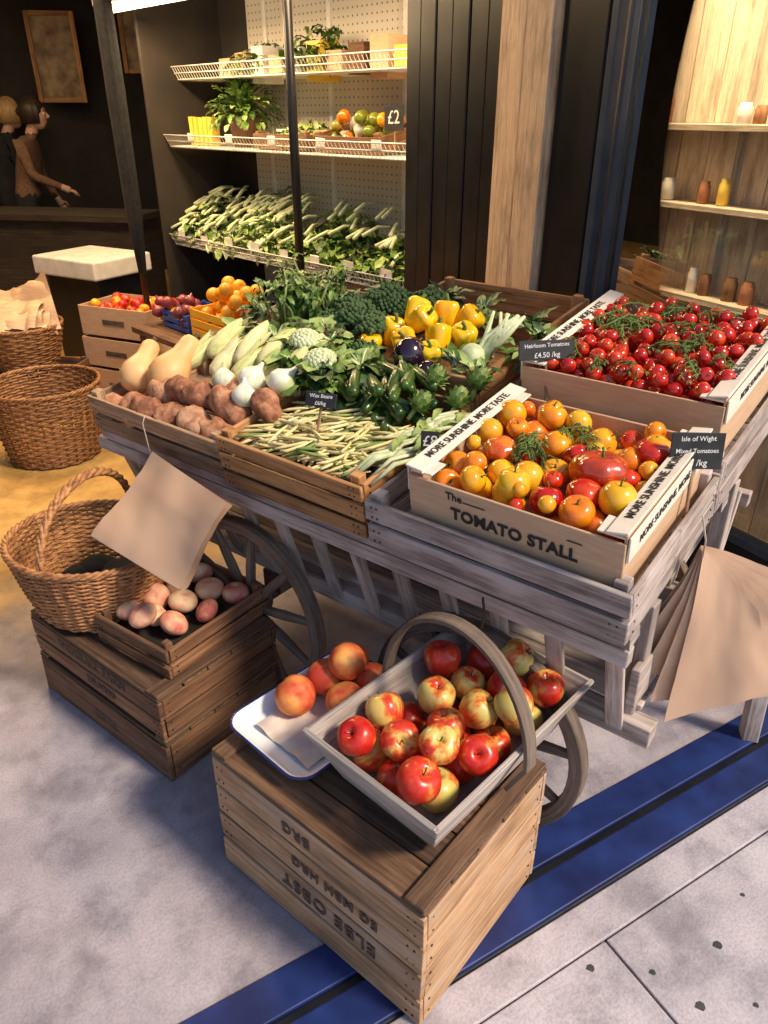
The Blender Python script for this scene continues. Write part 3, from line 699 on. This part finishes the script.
# ------------------------------------------------------------ enamel tray with peaches
ME=frame(-.135,1.27,.374,-44)
tr=empty('enamel_tray',ME)
def rr(l,w,z,c,n=6):
    out=[]
    for (sx,sy,a0) in ((1,1,0),(-1,1,90),(-1,-1,180),(1,-1,270)):
        for k in range(n+1):
            a=rad(a0+90*k/n); out.append((sx*(l/2-c)+c*math.cos(a),sy*(w/2-c)+c*math.sin(a),z))
    return out
def loft(mb,rings,mat):
    n=len(rings[0]);vs=[p for r in rings for p in r];fs=[]
    for i in range(len(rings)-1):
        for k in range(n): k2=(k+1)%n; fs.append((i*n+k,i*n+k2,(i+1)*n+k2,(i+1)*n+k))
    fs.append(tuple((len(rings)-1)*n+k for k in range(n)))
    mb.add(vs,fs,None,mat,True)
mb=MB()
loft(mb,[rr(.262,.368,.036,.045),rr(.25,.355,.034,.042),rr(.225,.33,.008,.035),rr(.20,.305,.0035,.03),rr(.01,.08,.003,.004)],0)
loft(mb,[rr(.262,.368,.032,.045),rr(.248,.353,.03,.042),rr(.222,.327,.004,.035),rr(.2,.305,0,.03),rr(.01,.08,0,.004)],0)
tube(mb,rr(.264,.37,.034,.046),.0032,6,1,True)
mb.obj('tray',['enamel','enamel_rim'],tr)
sheet('paper_liner',T(-.09,-.13,0),.18,.26,.012,'tissue',tr,.012)
pe=empty('peaches',ME)
for (x,y,z,r) in [(-.06,-.035,.055,.047),(-.058,.055,.055,.046),(-.055,.14,.055,.044),(.03,.125,.055,.044),(.03,.035,.054,.044),(-.012,.085,.11,.044)]:
    inst(PE,pe,T(x,y,z)@rrot()@Matrix.Scale(r,4))
# ------------------------------------------------------------ wicker baskets
def basket(name,M,r0,r1,h,rows=22,stakes=28,mat='wicker',handle=None,tr_=.0058,amp=.0055,oval=1):
    e=empty(name,M); mb=MB()
    def rr_(t): return r0+(r1-r0)*(t**.75)
    for k in range(rows):
        t=(k+.5)/rows; r=rr_(t); n=stakes*2; pts=[]
        for i in range(n):
            a=2*math.pi*i/n; o=amp*math.cos(math.pi*(i/2+k))
            pts.append(((r+o)*math.cos(a)*oval,(r+o)*math.sin(a),h*t+R.uniform(-.0012,.0012)))
        tube(mb,pts,tr_*R.uniform(.85,1.1),5,0,True)
    for i in range(stakes):
        a=2*math.pi*i/stakes; tube(mb,[(rr_(t)*math.cos(a)*oval,rr_(t)*math.sin(a),h*t) for t in (0,.2,.4,.6,.8,1)],.004,5,0)
    for s in range(3):
        pts=[]
        for i in range(120):
            a=2*math.pi*i/120; ph=a*20+s*2.09; pts.append(((r1+.006*math.cos(ph))*math.cos(a)*oval,(r1+.006*math.cos(ph))*math.sin(a),h+.005+.006*math.sin(ph)))
        tube(mb,pts,.0055,6,0,True)
    lathe(mb,[(r0,.006),(r0*.5,.008),(0,.008)],24,0,None,Matrix.Diagonal((oval,1,1,1)))
    if handle:
        hh,ang,w=handle
        for s in range(3):
            pts=[]
            for i in range(50):
                t=i/49; a=math.pi*t; ph=t*40+s*2.09
                x=w*math.cos(a); z=h-.03+hh*max(0,math.sin(a))**.8
                pts.append((x*math.cos(ang)-(.007*math.cos(ph))*math.sin(ang),x*math.sin(ang)+(.007*math.cos(ph))*math.cos(ang),z+.007*math.sin(ph)))
            tube(mb,pts,.0075,6,0)
    mb.obj('weave',[mat],e); return e
basket('wicker_basket',frame(-.855,1.84,.3,-38)@RX(rad(-3)),.155,.225,.215,30,36,handle=(.22,rad(112),.215),tr_=.0042,amp=.0048,oval=1.05)
basket('wicker_basket',frame(-1.74,3.62,.006,0),.22,.275,.38,26,34,'wicker_dark',amp=.006)
basket('wicker_basket',frame(-2.15,4.35,.26,0),.17,.24,.24,16,26,'wicker_dark')
mb=MB()
for k in range(5):
    a=R.uniform(0,6.3); ball(mb,(.07*math.cos(a),.07*math.sin(a),.07),R.uniform(.05,.07),0,12,8,(1,1,.6))
mb.obj('dark_cloth',['cloth_black'],None,frame(-.855,1.84,.3))
def bag(mb,c4,n=14,amp=.006,seed=0):
    c=[Vector(p) for p in c4]; nrm=(c[1]-c[0]).cross(c[3]-c[0]).normalized()
    vs=[];fs=[]
    for side in (0,1):
        o=len(vs)
        for i in range(n+1):
            for j in range(n+1):
                u,v=i/n,j/n; p=c[0].lerp(c[1],u).lerp(c[3].lerp(c[2],u),v)
                d=amp*mnoise.noise(Vector((u*2.2+seed,v*2.2,.4)))*1.6+amp*.25*mnoise.noise(Vector((u*8+seed,v*8,.9)))
                d+= .004*side*math.sin(math.pi*u)*math.sin(math.pi*v)
                vs.append(p+nrm*(d+side*.001))
        for i in range(n):
            for j in range(n):
                fs.append((o+i*(n+1)+j,o+(i+1)*(n+1)+j,o+(i+1)*(n+1)+j+1,o+i*(n+1)+j+1))
    mb.add(vs,fs,None,0,True)
mb=MB(); C4=[(-.649,1.888,.775),(-.363,1.563,.774),(-.506,1.51,.571),(-.799,1.739,.589)]
for k in range(4): bag(mb,[Vector(p)+Vector((R.uniform(-.008,.008) if i else 0,.005*k,-.005*k)) for i,p in enumerate(C4)],seed=2,amp=.014)
tube(mb,[(-.649,1.886,.765),(-.652,1.885,.80),(-.66,1.895,.85),(-.655,1.905,.868)],.0016,5,1)
mb.obj('paper_bags',['paper','twine'])
mb=MB(); AP=(.621,1.225,.853)
QS=[[AP,(.755,1.225,.715),(.845,1.225,.50),(.625,1.225,.40)],[AP,(.775,1.237,.725),(.875,1.237,.475),(.59,1.237,.45)],[AP,(.80,1.249,.73),(.90,1.249,.46),(.565,1.249,.52)],[AP,(.82,1.261,.745),(.91,1.261,.51),(.548,1.261,.59)],[AP,(.85,1.273,.76),(.93,1.273,.54),(.555,1.273,.62)]]
for k,q in enumerate(QS):
    q=[Vector(p) for p in q]; q[0]=q[0]+Vector((0,.004*k,0)); bag(mb,q,seed=31,amp=.009)
tube(mb,[(.618,1.222,.84),(.614,1.215,.88),(.60,1.22,.93)],.002,5,1)
mb.obj('paper_bags',['paper','twine'])
mb=MB(); tube(mb,[(.20,1.235,.735),(.205,1.23,.70),(.20,1.225,.66),(.215,1.222,.63),(.205,1.22,.61)],.003,6,0)
mb.obj('metal_hook',['metal_dark'])
# ------------------------------------------------------------ ground
MA=frame(0,0,0,30)
mb=MB(); board(mb,(0,0,-.06),(400,400,.1),warp=0); mb.obj('ground',['asphalt'],None,MA)
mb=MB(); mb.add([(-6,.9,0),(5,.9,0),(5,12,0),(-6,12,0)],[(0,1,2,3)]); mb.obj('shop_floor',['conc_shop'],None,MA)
e=empty('pavement',MA)
mb=MB(); board(mb,(-.5,.655,-.005),(11,.088,.012),warp=0)
for r in range(5):
    for k in range(-7,7):
        board(mb,(.912+.9*(k+.5)+(.45 if r%2 else 0),.61-.6*(r+.5),-.005+R.uniform(-.0008,.0008)),(.894,.594,.012),warp=.0005)
mb.obj('paving_slabs',['conc_pave'],e,None,.003)
mb=MB()
for k in range(40):
    s=R.uniform(.3,2.2);n_=R.uniform(-.1,.6); lathe(mb,[(R.uniform(.004,.011),.0018),(0,.0022)],7,0,lambda a,r,z:(r*math.cos(a)*(1+.3*math.sin(3*a)),r*math.sin(a),z),T(s,n_,0))
mb.obj('pavement_stains',['asphalt'],e)
mb=MB()
board(mb,(-.5,.752,.0),(11,.088,.014),warp=0); board(mb,(-.5,.862,.0),(11,.088,.014),warp=0); board(mb,(-.5,.807,-.006),(11,.02,.012),warp=0,mat=1)
mb.obj('blue_threshold',['paint_blue','black'],None,MA,.003)
# ------------------------------------------------------------ right recess wall
MW=frame(1.17,1.72,0,119.4)
e=empty('shop_window',MW); mb=MB()
board(mb,(.52,-.05,.225),(1.04,.1,.45),warp=0)
board(mb,(.035,-.045,1.65),(.07,.09,2.4),warp=0); board(mb,(1.13,-.045,1.43),(.2,.09,2.85),warp=0)
board(mb,(.52,-.045,2.7),(.9,.08,.3),warp=0)
mb.obj('frame',['black'],e,None,.004)
mb=MB(); board(mb,(1.005,-.02,1.5),(.03,.04,2.1),warp=0); board(mb,(.5,-.02,.465),(.96,.04,.028),warp=0); board(mb,(.955,-.03,1.5),(.015,.03,2.1),warp=0); mb.obj('inner_frame',['frame_blue'],e,None,.003)
mb=MB(); mb.add([(.065,-.06,.475),(.985,-.06,.475),(.985,-.06,2.52),(.065,-.06,2.52)],[(0,1,2,3)]); mb.obj('glass',['glass'],e)
e=empty('wooden_pillar',MW); mb=MB(); board(mb,(1.31,-.02,1.43),(.135,.1,2.85),warp=0,rnd=.8); board(mb,(1.449,-.022,1.43),(.135,.1,2.85),warp=0,rnd=.95); mb.obj('planks',['wood_pillar'],e,None,.004)
e=empty('black_panel_wall',MW); mb=MB()
for k in range(6): board(mb,(1.585+.115*k,-.05-.004*(k%2),1.43),(.108,.08,2.85),warp=0)
mb.obj('panels',['black'],e,None,.004)
e=empty('window_display_shelves',MW); mb=MB()
for k in range(17): board(mb,(-.1+.14*k,-.8,1.4),(.136,.02,2.8),warp=.001)
for z in (.95,1.28,1.55): board(mb,(1.05,-.71,z),(2.2,.15,.022))
for x in (.35,1.1,1.8): board(mb,(x,-.77,1.4),(.04,.03,2.7))
mb.obj('shelving',['wood_pale'],e,None,.002)
mb=MB()
for z in (.963,1.293,1.563):
    for k in range(22):
        if R.random()<.3: continue
        x=.05+.09*k+R.uniform(-.02,.02); r=R.uniform(.02,.032); h=R.uniform(.05,.1)
        lathe(mb,[(0,0),(r,0),(r,h*.8),(r*.8,h*.85),(r*.8,h),(0,h)],10,R.choice([0,1,2,3,0]),None,T(x,-.7,z))
mb.obj('jars',['terracotta','yellow_pack','white','wood_brown'],e)
e=empty('shop_facade',frame(1.17,1.72,0,30)); mb=MB()
board(mb,(1.55,.05,.225),(3,.1,.45),warp=0); board(mb,(1.6,.05,2.9),(3,.1,.5),warp=0)
for x in (.1,1.5,3.0): board(mb,(x,.05,1.55),(.08,.1,2.2),warp=0)
mb.obj('frame',['black'],e,None,.004)
mb=MB(); mb.add([(.1,.05,.45),(3,.05,.45),(3,.05,2.65),(.1,.05,2.65)],[(0,1,2,3)]); mb.obj('glass',['glass'],e)
e=empty('shop_interior_walls',MA); mb=MB()
board(mb,(-1,9.0,1.5),(11,.1,3.2),warp=0); board(mb,(-4.5,5.0,1.5),(.1,8,3.2),warp=0); board(mb,(4.4,6,1.5),(.1,6,3.2),warp=0)
mb.obj('walls',['dark_wall'],e)
mb=MB(); board(mb,(-.05,5.9,2.98),(8.9,6.3,.08),warp=0); mb.obj('ceiling',['plaster'],e)
# ------------------------------------------------------------ display cabinet
MK=frame(-1.5,5.3,0,-46); Lk=2.35
e=empty('refrigerated_display_shelves',MK); mb=MB()
board(mb,(Lk/2+.15,.62,1.3),(Lk-.3,.03,2.6),warp=0); mb.obj('back_panel',['perf'],e)
mb=MB(); board(mb,(-.02,.32,1.3),(.03,.6,2.6),warp=0); board(mb,(.14,.62,1.3),(.3,.03,2.6),warp=0); board(mb,(Lk/2,.25,.2),(Lk,.6,.4),warp=0); mb.obj('base_and_end',['dark_wall'],e,None,.003)
mb=MB()
for z,d in ((.8,.5),(1.4,.45),(1.78,.34)): board(mb,(Lk/2,.6-d/2,z),(Lk-.02,d,.012),warp=0)
for x in (.5,1.1,1.7,2.3): board(mb,(x,.6,1.3),(.03,.02,2.5),warp=0)
mb.obj('shelves',['white'],e,None,.003)
mb=MB()
for z,y in ((.8,.1),(1.4,.15),(1.78,.26)):
    for hz in (0,.035,.07): tube(mb,[(0,y-.005-hz*.6,z+hz),(Lk,y-.005-hz*.6,z+hz)],.004,5,0)
    for k in range(int(Lk/.03)): tube(mb,[(.01+k*.03,y-.005,z),(.01+k*.03,y-.047,z+.07)],.0022,4,0,cap=False)
mb.obj('wire_fronts',['white'],e)
def leafmass(name,M,ext,n,L,W,mats,idx,extra=None):
    mb=MB()
    for k in range(n):
        x=R.uniform(0,ext[0]);y=R.uniform(0,ext[1]);z=R.uniform(.3,1)*ext[2]*(.7+.3*math.sin(x*9))*(.35+.65*y/ext[1])
        leaf(mb,T(x,y,z)@RZ(R.uniform(0,6.3))@RY(-R.uniform(-.5,1.0)),L*R.uniform(.6,1.2),W*R.uniform(.6,1.2),R.uniform(.6,1.8),.2,R.choice(idx),5)
    if extra: extra(mb)
    return mb.obj(name,mats,None,M)
def stalks(n,ext,col):
    def f(mb):
        for k in range(n):
            x=R.uniform(0,ext[0]);y=R.uniform(.05,ext[1]); a=R.uniform(-1,1); z=.05+.28*y/ext[1]
            tube(mb,[(x,y+.05,.03+z),(x+a*.05,y-.01,.03+z),(x+a*.1,y-.09,-.01+z)],[.006,.009,.011],5,col)
    return f
leafmass('leafy_greens',MK@T(.0,.1,.81),(.62,.42,.36),480,.1,.055,LM,[1,2,2,3,3,0],stalks(40,(.6,.36),3))
leafmass('leafy_greens',MK@T(.62,.1,.81),(.6,.42,.42),520,.09,.035,LM,[1,1,2,2,3],stalks(40,(.55,.36),3))
leafmass('leafy_greens',MK@T(1.22,.1,.81),(1.05,.42,.34),560,.1,.055,LM,[0,1,1,2],stalks(30,(1.0,.36),3))
leafmass('hanging_herbs',MK@T(1.0,.3,1.8),(.35,.2,.25),130,.09,.04,LM,[0,1,2])
leafmass('hanging_herbs',MK@T(.5,.3,1.8),(.3,.2,.2),110,.08,.035,LM,[0,1,2])
mb=MB(); lathe(mb,[(0,0),(.07,0),(.1,.15),(.105,.15),(.105,.17),(.09,.17),(.09,.13),(0,.13)],18,3)
for k in range(380):
    a=R.uniform(0,6.3);el=R.uniform(-.3,1.4); r=R.uniform(.04,.2); leaf(mb,T(r*math.cos(el)*math.cos(a)*1.2,r*math.cos(el)*math.sin(a),.17+r*math.sin(el)*.95)@RZ(a)@RY(-el),.06,.035,.8,.15,R.choice([0,1,1,2]),4)
mb.obj('potted_herb',['leaf_dark','leaf_mid','leaf_light','wood_brown'],None,MK@T(.55,.36,1.41))
e=empty('grocery_packets',MK); mb=MB()
for k in range(5): board(mb,(.1+.055*k,.28,1.49),(.038,.06,.16),warp=.004,mat=0)
for k in range(4): board(mb,(.95+.17*k,.42,1.46),(.13,.14,.1),warp=.003,mat=R.choice([1,2]))
for k in range(11): board(mb,(.4+.17*k,.42,1.84),(.12,.14,.09+.05*(k%3)),warp=.003,mat=R.choice([1,2,0,3]))
for k in range(8): board(mb,(.15+.28*k,.06,.87+R.uniform(0,.02)),(.08,.003,.055),warp=.002,mat=1)
for k in range(5): board(mb,(.3+.42*k,.12,1.46),(.07,.003,.045),warp=.002,mat=1)
mb.obj('cartons',['yellow_pack','white','card','wood_brown'],e,None,.003)
tray_crate('wooden_crate',MK@T(.85,.2,1.41),.5,.3,.08,'wood_brown',1)
tray_crate('wooden_crate',MK@T(1.42,.2,1.41)@RX(rad(12)),.5,.3,.08,'wood_brown',1)
slate(MK@T(1.98,.24,1.52),.13,.11,['£2'])
e=empty('shelf_vegetables',MK)
for (x,y,z,r) in pack(44,1.46,1.9,.24,.46,.035,1.44,10,1.62): inst(R.choice([TO,TG,BU,TG]),e,T(x,y,z)@anyrot()@Matrix.Scale(r,4))
leafmass('salad_leaves',MK@T(.9,.22,1.44),(.42,.24,.12),160,.08,.05,LM,[1,2,2,3])
def tubelamp(M,L=1.2,pw=25):
    e=empty('fluorescent_lamp',M); mb=MB(); tube(mb,[(-L/2,0,0),(L/2,0,0)],.018,10,0); board(mb,(0,0,.045),(L+.05,.09,.04),warp=0,mat=1)
    for x in (-L/2,L/2): tube(mb,[(x*.7,0,.06),(x*.7,0,.7)],.004,5,1)
    mb.obj('tube',['tube_light','white'],e)
    li=bpy.data.lights.new('lamp_light','AREA'); li.shape='RECTANGLE'; li.size=L; li.size_y=.15; li.energy=pw; li.color=(1,.68,.35)
    o=bpy.data.objects.new('lamp_light',li); scene.collection.objects.link(o); o.parent=e; o.matrix_local=T(0,0,-.03)
tubelamp(frame(-1.2,4.75,2.12,-46),1.3,34); tubelamp(frame(-.2,3.7,2.2,-46),1.2,16)
tubelamp(frame(-3.2,6.0,2.6,-20),1.2,24); tubelamp(frame(-1.9,3.9,2.7,-46),1.2,60)
tubelamp(MW@T(1.0,-.4,2.5),1.5,75)  # unseen lamp, added to brighten the planks and shelves behind the glass
# ------------------------------------------------------------ posts and interior furniture
mb=MB(); tube(mb,[(-.43,3.95,0),(-.43,3.95,2.9)],.022,12,0); tube(mb,[(-.43,3.95,0),(-.43,3.95,.02)],.06,12,0); mb.obj('black_post',['black'])
mb=MB(); tube(mb,[(-1.42,4.5,.02),(-1.42,4.5,2.9)],.018,10,0)
lathe(mb,[(0,.75),(.02,.77),(.038,1.1),(.042,1.7),(.038,2.3),(.03,2.55),(0,2.6)],14,1,lambda a,r,z:(r*math.cos(a)*(1+.25*math.cos(5*a)),r*math.sin(a)*(1+.25*math.cos(5*a)),z),T(-1.42,4.5,0))
tube(mb,[(-1.42,4.5,0),(-1.42,4.5,.05)],.16,14,0)
mb.obj('folded_parasol',['black','cloth_black'])
e=empty('white_counter',frame(-2.35,5.2,0,-30)); mb=MB(); board(mb,(.26,.25,.69),(.6,.5,.12),warp=0); mb.obj('worktop',['white'],e,None,.012)
mb=MB(); board(mb,(.26,.27,.31),(.5,.42,.62),warp=0); mb.obj('base',['black'],e,None,.004)
for i,z in enumerate((.005,.215,.405)):
    e=empty('cardboard_box',frame(-1.86+.01*i,4.5,z,-25+i)); mb=MB(); h=.2 if i==0 else .18
    for y in (.003,.357): board(mb,(.25,y,h/2),(.5,.006,h-.006))
    for x in (.003,.497): board(mb,(x,.18,h/2),(.006,.346,h-.006))
    board(mb,(.25,.18,.006),(.486,.346,.006)); board(mb,(.25,-.0015,h*.5),(.16,.003,.03),mat=1)
    mb.obj('walls',['card','ink_faded'],e,None,.001,1)
e=empty('crate_tomatoes',frame(-1.84,4.5,.48,-23))
for (x,y,z,r) in pack(60,.01,.49,.01,.35,.032,0,12,.13): inst(R.choice([TR,TO,TR]),e,T(x,y,z)@anyrot()@Matrix.Scale(r,4))
tray_crate('wooden_crate',frame(-2.4,4.15,.005,-10),.5,.45,.25,'wood_brown',2)
mb=MB()
for k in range(6): bag(mb,[(-2.34+.03*k,4.17,.48),(-1.98+.02*k,4.2+.02*k,.5),(-1.96,4.42,.66+.02*k),(-2.32,4.45,.64)],amp=.05,seed=k*4)
mb.obj('crumpled_paper_bags',['card'])
e=empty('produce_table',frame(-1.3,4.0,0,-46)); mb=MB(); board(mb,(.3,.2,.55),(.8,.45,.03))
for x in (-.05,.65):
    for y in (.02,.38): board(mb,(x,y,.265),(.04,.04,.53))
mb.obj('table',['wood_brown'],e,None,.003)
def pcrate(M,L,W,H,mat):
    e=empty('plastic_crate',M); mb=MB()
    for k in range(3):
        z=H*(k+.5)/3
        for y in (0,W): board(mb,(L/2,y,z),(L,.008,H/3-.012),warp=0)
        for x in (0,L): board(mb,(x,W/2,z),(.008,W-.01,H/3-.012),warp=0)
    for x in (.006,L-.006):
        for y in (.006,W-.006): board(mb,(x,y,H/2),(.016,.016,H),warp=0)
    board(mb,(L/2,W/2,.004),(L-.01,W-.01,.006),warp=0); mb.obj('crate',[mat],e,None,.001)
pcrate(frame(-1.2,4.05,.568,-46),.26,.26,.1,'blue_plastic'); pcrate(frame(-1.0,3.85,.568,-46),.36,.28,.15,'yellow_plastic')
e=empty('oranges',frame(-1.0,3.85,.61,-46))
for (x,y,z,r) in pack(34,.01,.35,.01,.27,.038,0,14,.26,crown=.1): inst(OR,e,T(x,y,z)@anyrot()@Matrix.Scale(r,4))
e=empty('onions',frame(-1.34,4.14,.568,-46))
for (x,y,z,r) in pack(26,.0,.4,.0,.3,.036,0,14,.2,crown=.1): inst(R.choice([ON,ON,OR]),e,T(x,y,z)@anyrot()@Matrix.Scale(r,4))
for (x,y,z,w,h) in [(-3.1,8.2,2.05,.4,.7),(-2.3,8.4,2.2,.4,.5)]:
    e=empty('picture_frame',frame(x,y,z,10)); mb=MB(); board(mb,(0,0,0),(w,.02,h),warp=0,mat=1)
    for s in (-1,1): board(mb,(s*w/2,-.01,0),(.04,.04,h+.04),warp=0); board(mb,(0,-.01,s*h/2),(w-.045,.04,.04),warp=0)
    mb.obj('frame',['wood_orange','print'],e,None,.002)
mb=MB(); board(mb,(0,0,.85),(2.6,.5,.05)); board(mb,(0,.05,.41),(2.5,.4,.82)); mb.obj('shop_counter',['wood_dark'],None,frame(-3.2,6.7,0,-10),.004)
# ------------------------------------------------------------ people
def person(name,M,top,hair):
    e=empty(name,M)
    V={'pelvis':(-.03,0,.9,.13,.16),'waist':(.0,0,1.05,.1,.13),'chest':(.05,0,1.27,.11,.16),'neckb':(.09,0,1.4,.055,.06),'neck':(.12,0,1.46,.05,.05),'skull':(.15,0,1.54,.07,.06)}
    E=[('pelvis','waist'),('waist','chest'),('chest','neckb'),('neckb','neck'),('neck','skull')]
    for s,n in ((1,'l'),(-1,'r')):
        V['sh'+n]=(.05,s*.17,1.345,.06,.06)
        el,wr=((.12,s*.23,1.1),(.34,s*.16,1.0)) if n=='r' else ((.05,s*.24,1.08),(.16,s*.22,.87))
        V['el'+n]=(*el,.045,.045); V['wr'+n]=(*wr,.03,.03); d=(Vector(wr)-Vector(el)).normalized(); p=Vector(wr)+d*.07; V['pa'+n]=(*p,.034,.02)
        V['hip'+n]=(-.03,s*.09,.84,.09,.09);V['kn'+n]=(.02,s*.1,.48,.06,.06);V['an'+n]=(0,s*.1,.09,.04,.04);V['toe'+n]=(.14,s*.12,.035,.035,.035)
        E+=[('chest','sh'+n),('sh'+n,'el'+n),('el'+n,'wr'+n),('wr'+n,'pa'+n),('pelvis','hip'+n),('hip'+n,'kn'+n),('kn'+n,'an'+n),('an'+n,'toe'+n)]
    keys=list(V); me=bpy.data.meshes.new('body'); me.from_pydata([V[k][:3] for k in keys],[(keys.index(a),keys.index(b)) for a,b in E],[])
    o=bpy.data.objects.new('tmp',me); scene.collection.objects.link(o)
    o.modifiers.new('s','SKIN'); me_s=me.skin_vertices[0].data if me.skin_vertices else None
    if me_s:
        for i,k in enumerate(keys): me_s[i].radius=(V[k][3],V[k][4]); me_s[i].use_root=(k=='pelvis')
    ss=o.modifiers.new('ss','SUBSURF'); ss.levels=2; ss.render_levels=2
    bpy.context.view_layer.update(); dg=bpy.context.evaluated_depsgraph_get(); bm_=bpy.data.meshes.new_from_object(o.evaluated_get(dg)); bpy.data.objects.remove(o)
    for m in (top,'cloth_black','skin'): bm_.materials.append(M_[m])
    hands=[Vector(V['pa'+n][:3]) for n in 'lr']
    for p in bm_.polygons:
        c=p.center; p.use_smooth=True
        p.material_index=2 if (c.z>1.43 or min((c-h).length for h in hands)<.09) else (1 if c.z<.93 and abs(c.y)<.2 else 0)
    b=bpy.data.objects.new('body',bm_); scene.collection.objects.link(b); b.parent=e
    mb=MB()
    for s,n in ((1,'l'),(-1,'r')):
        w=Vector(V['wr'+n][:3]);p=Vector(V['pa'+n][:3]); d=(p-w).normalized(); side=Vector((0,1,0)) if n=='r' else Vector((1,0,.5)).normalized()
        for k in range(4):
            b0=p+side*(.022-.015*k); l=[.06,.07,.066,.05][k]; tube(mb,[b0,b0+d*l*.5+Vector((0,0,.004)),b0+d*l-Vector((0,0,.02))],[.009,.0085,.006],6,0)
        b0=p-d*.04+side*.02; tube(mb,[b0,b0+d*.03+side*.03,b0+d*.06+side*.035-Vector((0,0,.01))],[.011,.009,.007],6,0)
    hc=Vector((.17,0,1.58))
    ball(mb,hc,.098,0,20,14,(.98,.8,1.2)); ball(mb,hc+Vector((.02,0,-.06)),.065,0,14,10,(1,.85,.9))
    tube(mb,[hc+Vector((.09,0,.015)),hc+Vector((.112,0,-.015)),hc+Vector((.095,0,-.028))],[.008,.014,.012],8,0)
    for s in (1,-1):
        ball(mb,hc+Vector((.085,s*.032,.008)),.011,1,10,8); ball(mb,hc+Vector((.094,s*.032,.008)),.006,2,8,6); ball(mb,hc+Vector((-.0,s*.08,-.01)),.024,0,10,8,(.7,.35,1.1))
        tube(mb,[hc+Vector((.09,s*.018,.03)),hc+Vector((.088,s*.045,.032))],.004,5,2)
    tube(mb,[hc+Vector((.08,-.022,-.055)),hc+Vector((.09,0,-.057)),hc+Vector((.08,.022,-.055))],.006,6,3)
    mb.obj('head_and_hands',['skin','white',hair,'terracotta'],e)
    mb=MB(); ball(mb,hc+Vector((-.02,0,.028)),.108,0,22,14,(.98,.9,1.14)); ball(mb,hc+Vector((-.115,0,.02)),.045,0,14,10)
    for k in range(90):
        a=R.uniform(-2.3,2.3)+math.pi
        tube(mb,[hc+Vector((-.02+.05*math.cos(a),.05*math.sin(a),.13)),hc+Vector((-.02+.108*math.cos(a),.1*math.sin(a),.05)),hc+Vector((-.02+.1*math.cos(a),.09*math.sin(a),-.07))],[.01,.012,.007],5,0)
    mb.obj('hair',[hair],e)
person('woman_shopkeeper',frame(-3.25,7.4,0,5),'cloth_brown','hair_dark')
person('woman_customer',frame(-3.62,7.75,0,40),'cloth_black','hair_blond')
# ------------------------------------------------------------ camera, sky, sun
cam=bpy.data.cameras.new('camera'); co=bpy.data.objects.new('camera',cam); scene.collection.objects.link(co)
cam.sensor_fit='VERTICAL'; cam.sensor_height=36; cam.lens=740/1024*36; cam.clip_start=.05; cam.clip_end=1000
co.location=(0,0,1.6); co.rotation_euler=(rad(90-28.4),0,0); scene.camera=co
w=bpy.data.worlds.new('World'); scene.world=w; w.use_nodes=True; nt=w.node_tree; bg=nt.nodes['Background']
sky=nt.nodes.new('ShaderNodeTexSky'); sky.sky_type='NISHITA'; sky.sun_disc=False
az=rad(118); el=rad(46)
sky.sun_elevation=el; sky.sun_rotation=az
nt.links.new(sky.outputs[0],bg.inputs[0]); bg.inputs[1].default_value=.15
sd=Vector((math.sin(az)*math.cos(el),math.cos(az)*math.cos(el),math.sin(el)))
sl=bpy.data.lights.new('sun','SUN'); sl.energy=4.6; sl.angle=rad(10); sl.color=(1,.82,.6)
so=bpy.data.objects.new('sun',sl); scene.collection.objects.link(so); so.rotation_euler=sd.to_track_quat('Z','Y').to_euler(); so.location=sd*10
scene.view_settings.view_transform='Standard'; scene.view_settings.look='None'; scene.view_settings.exposure=0
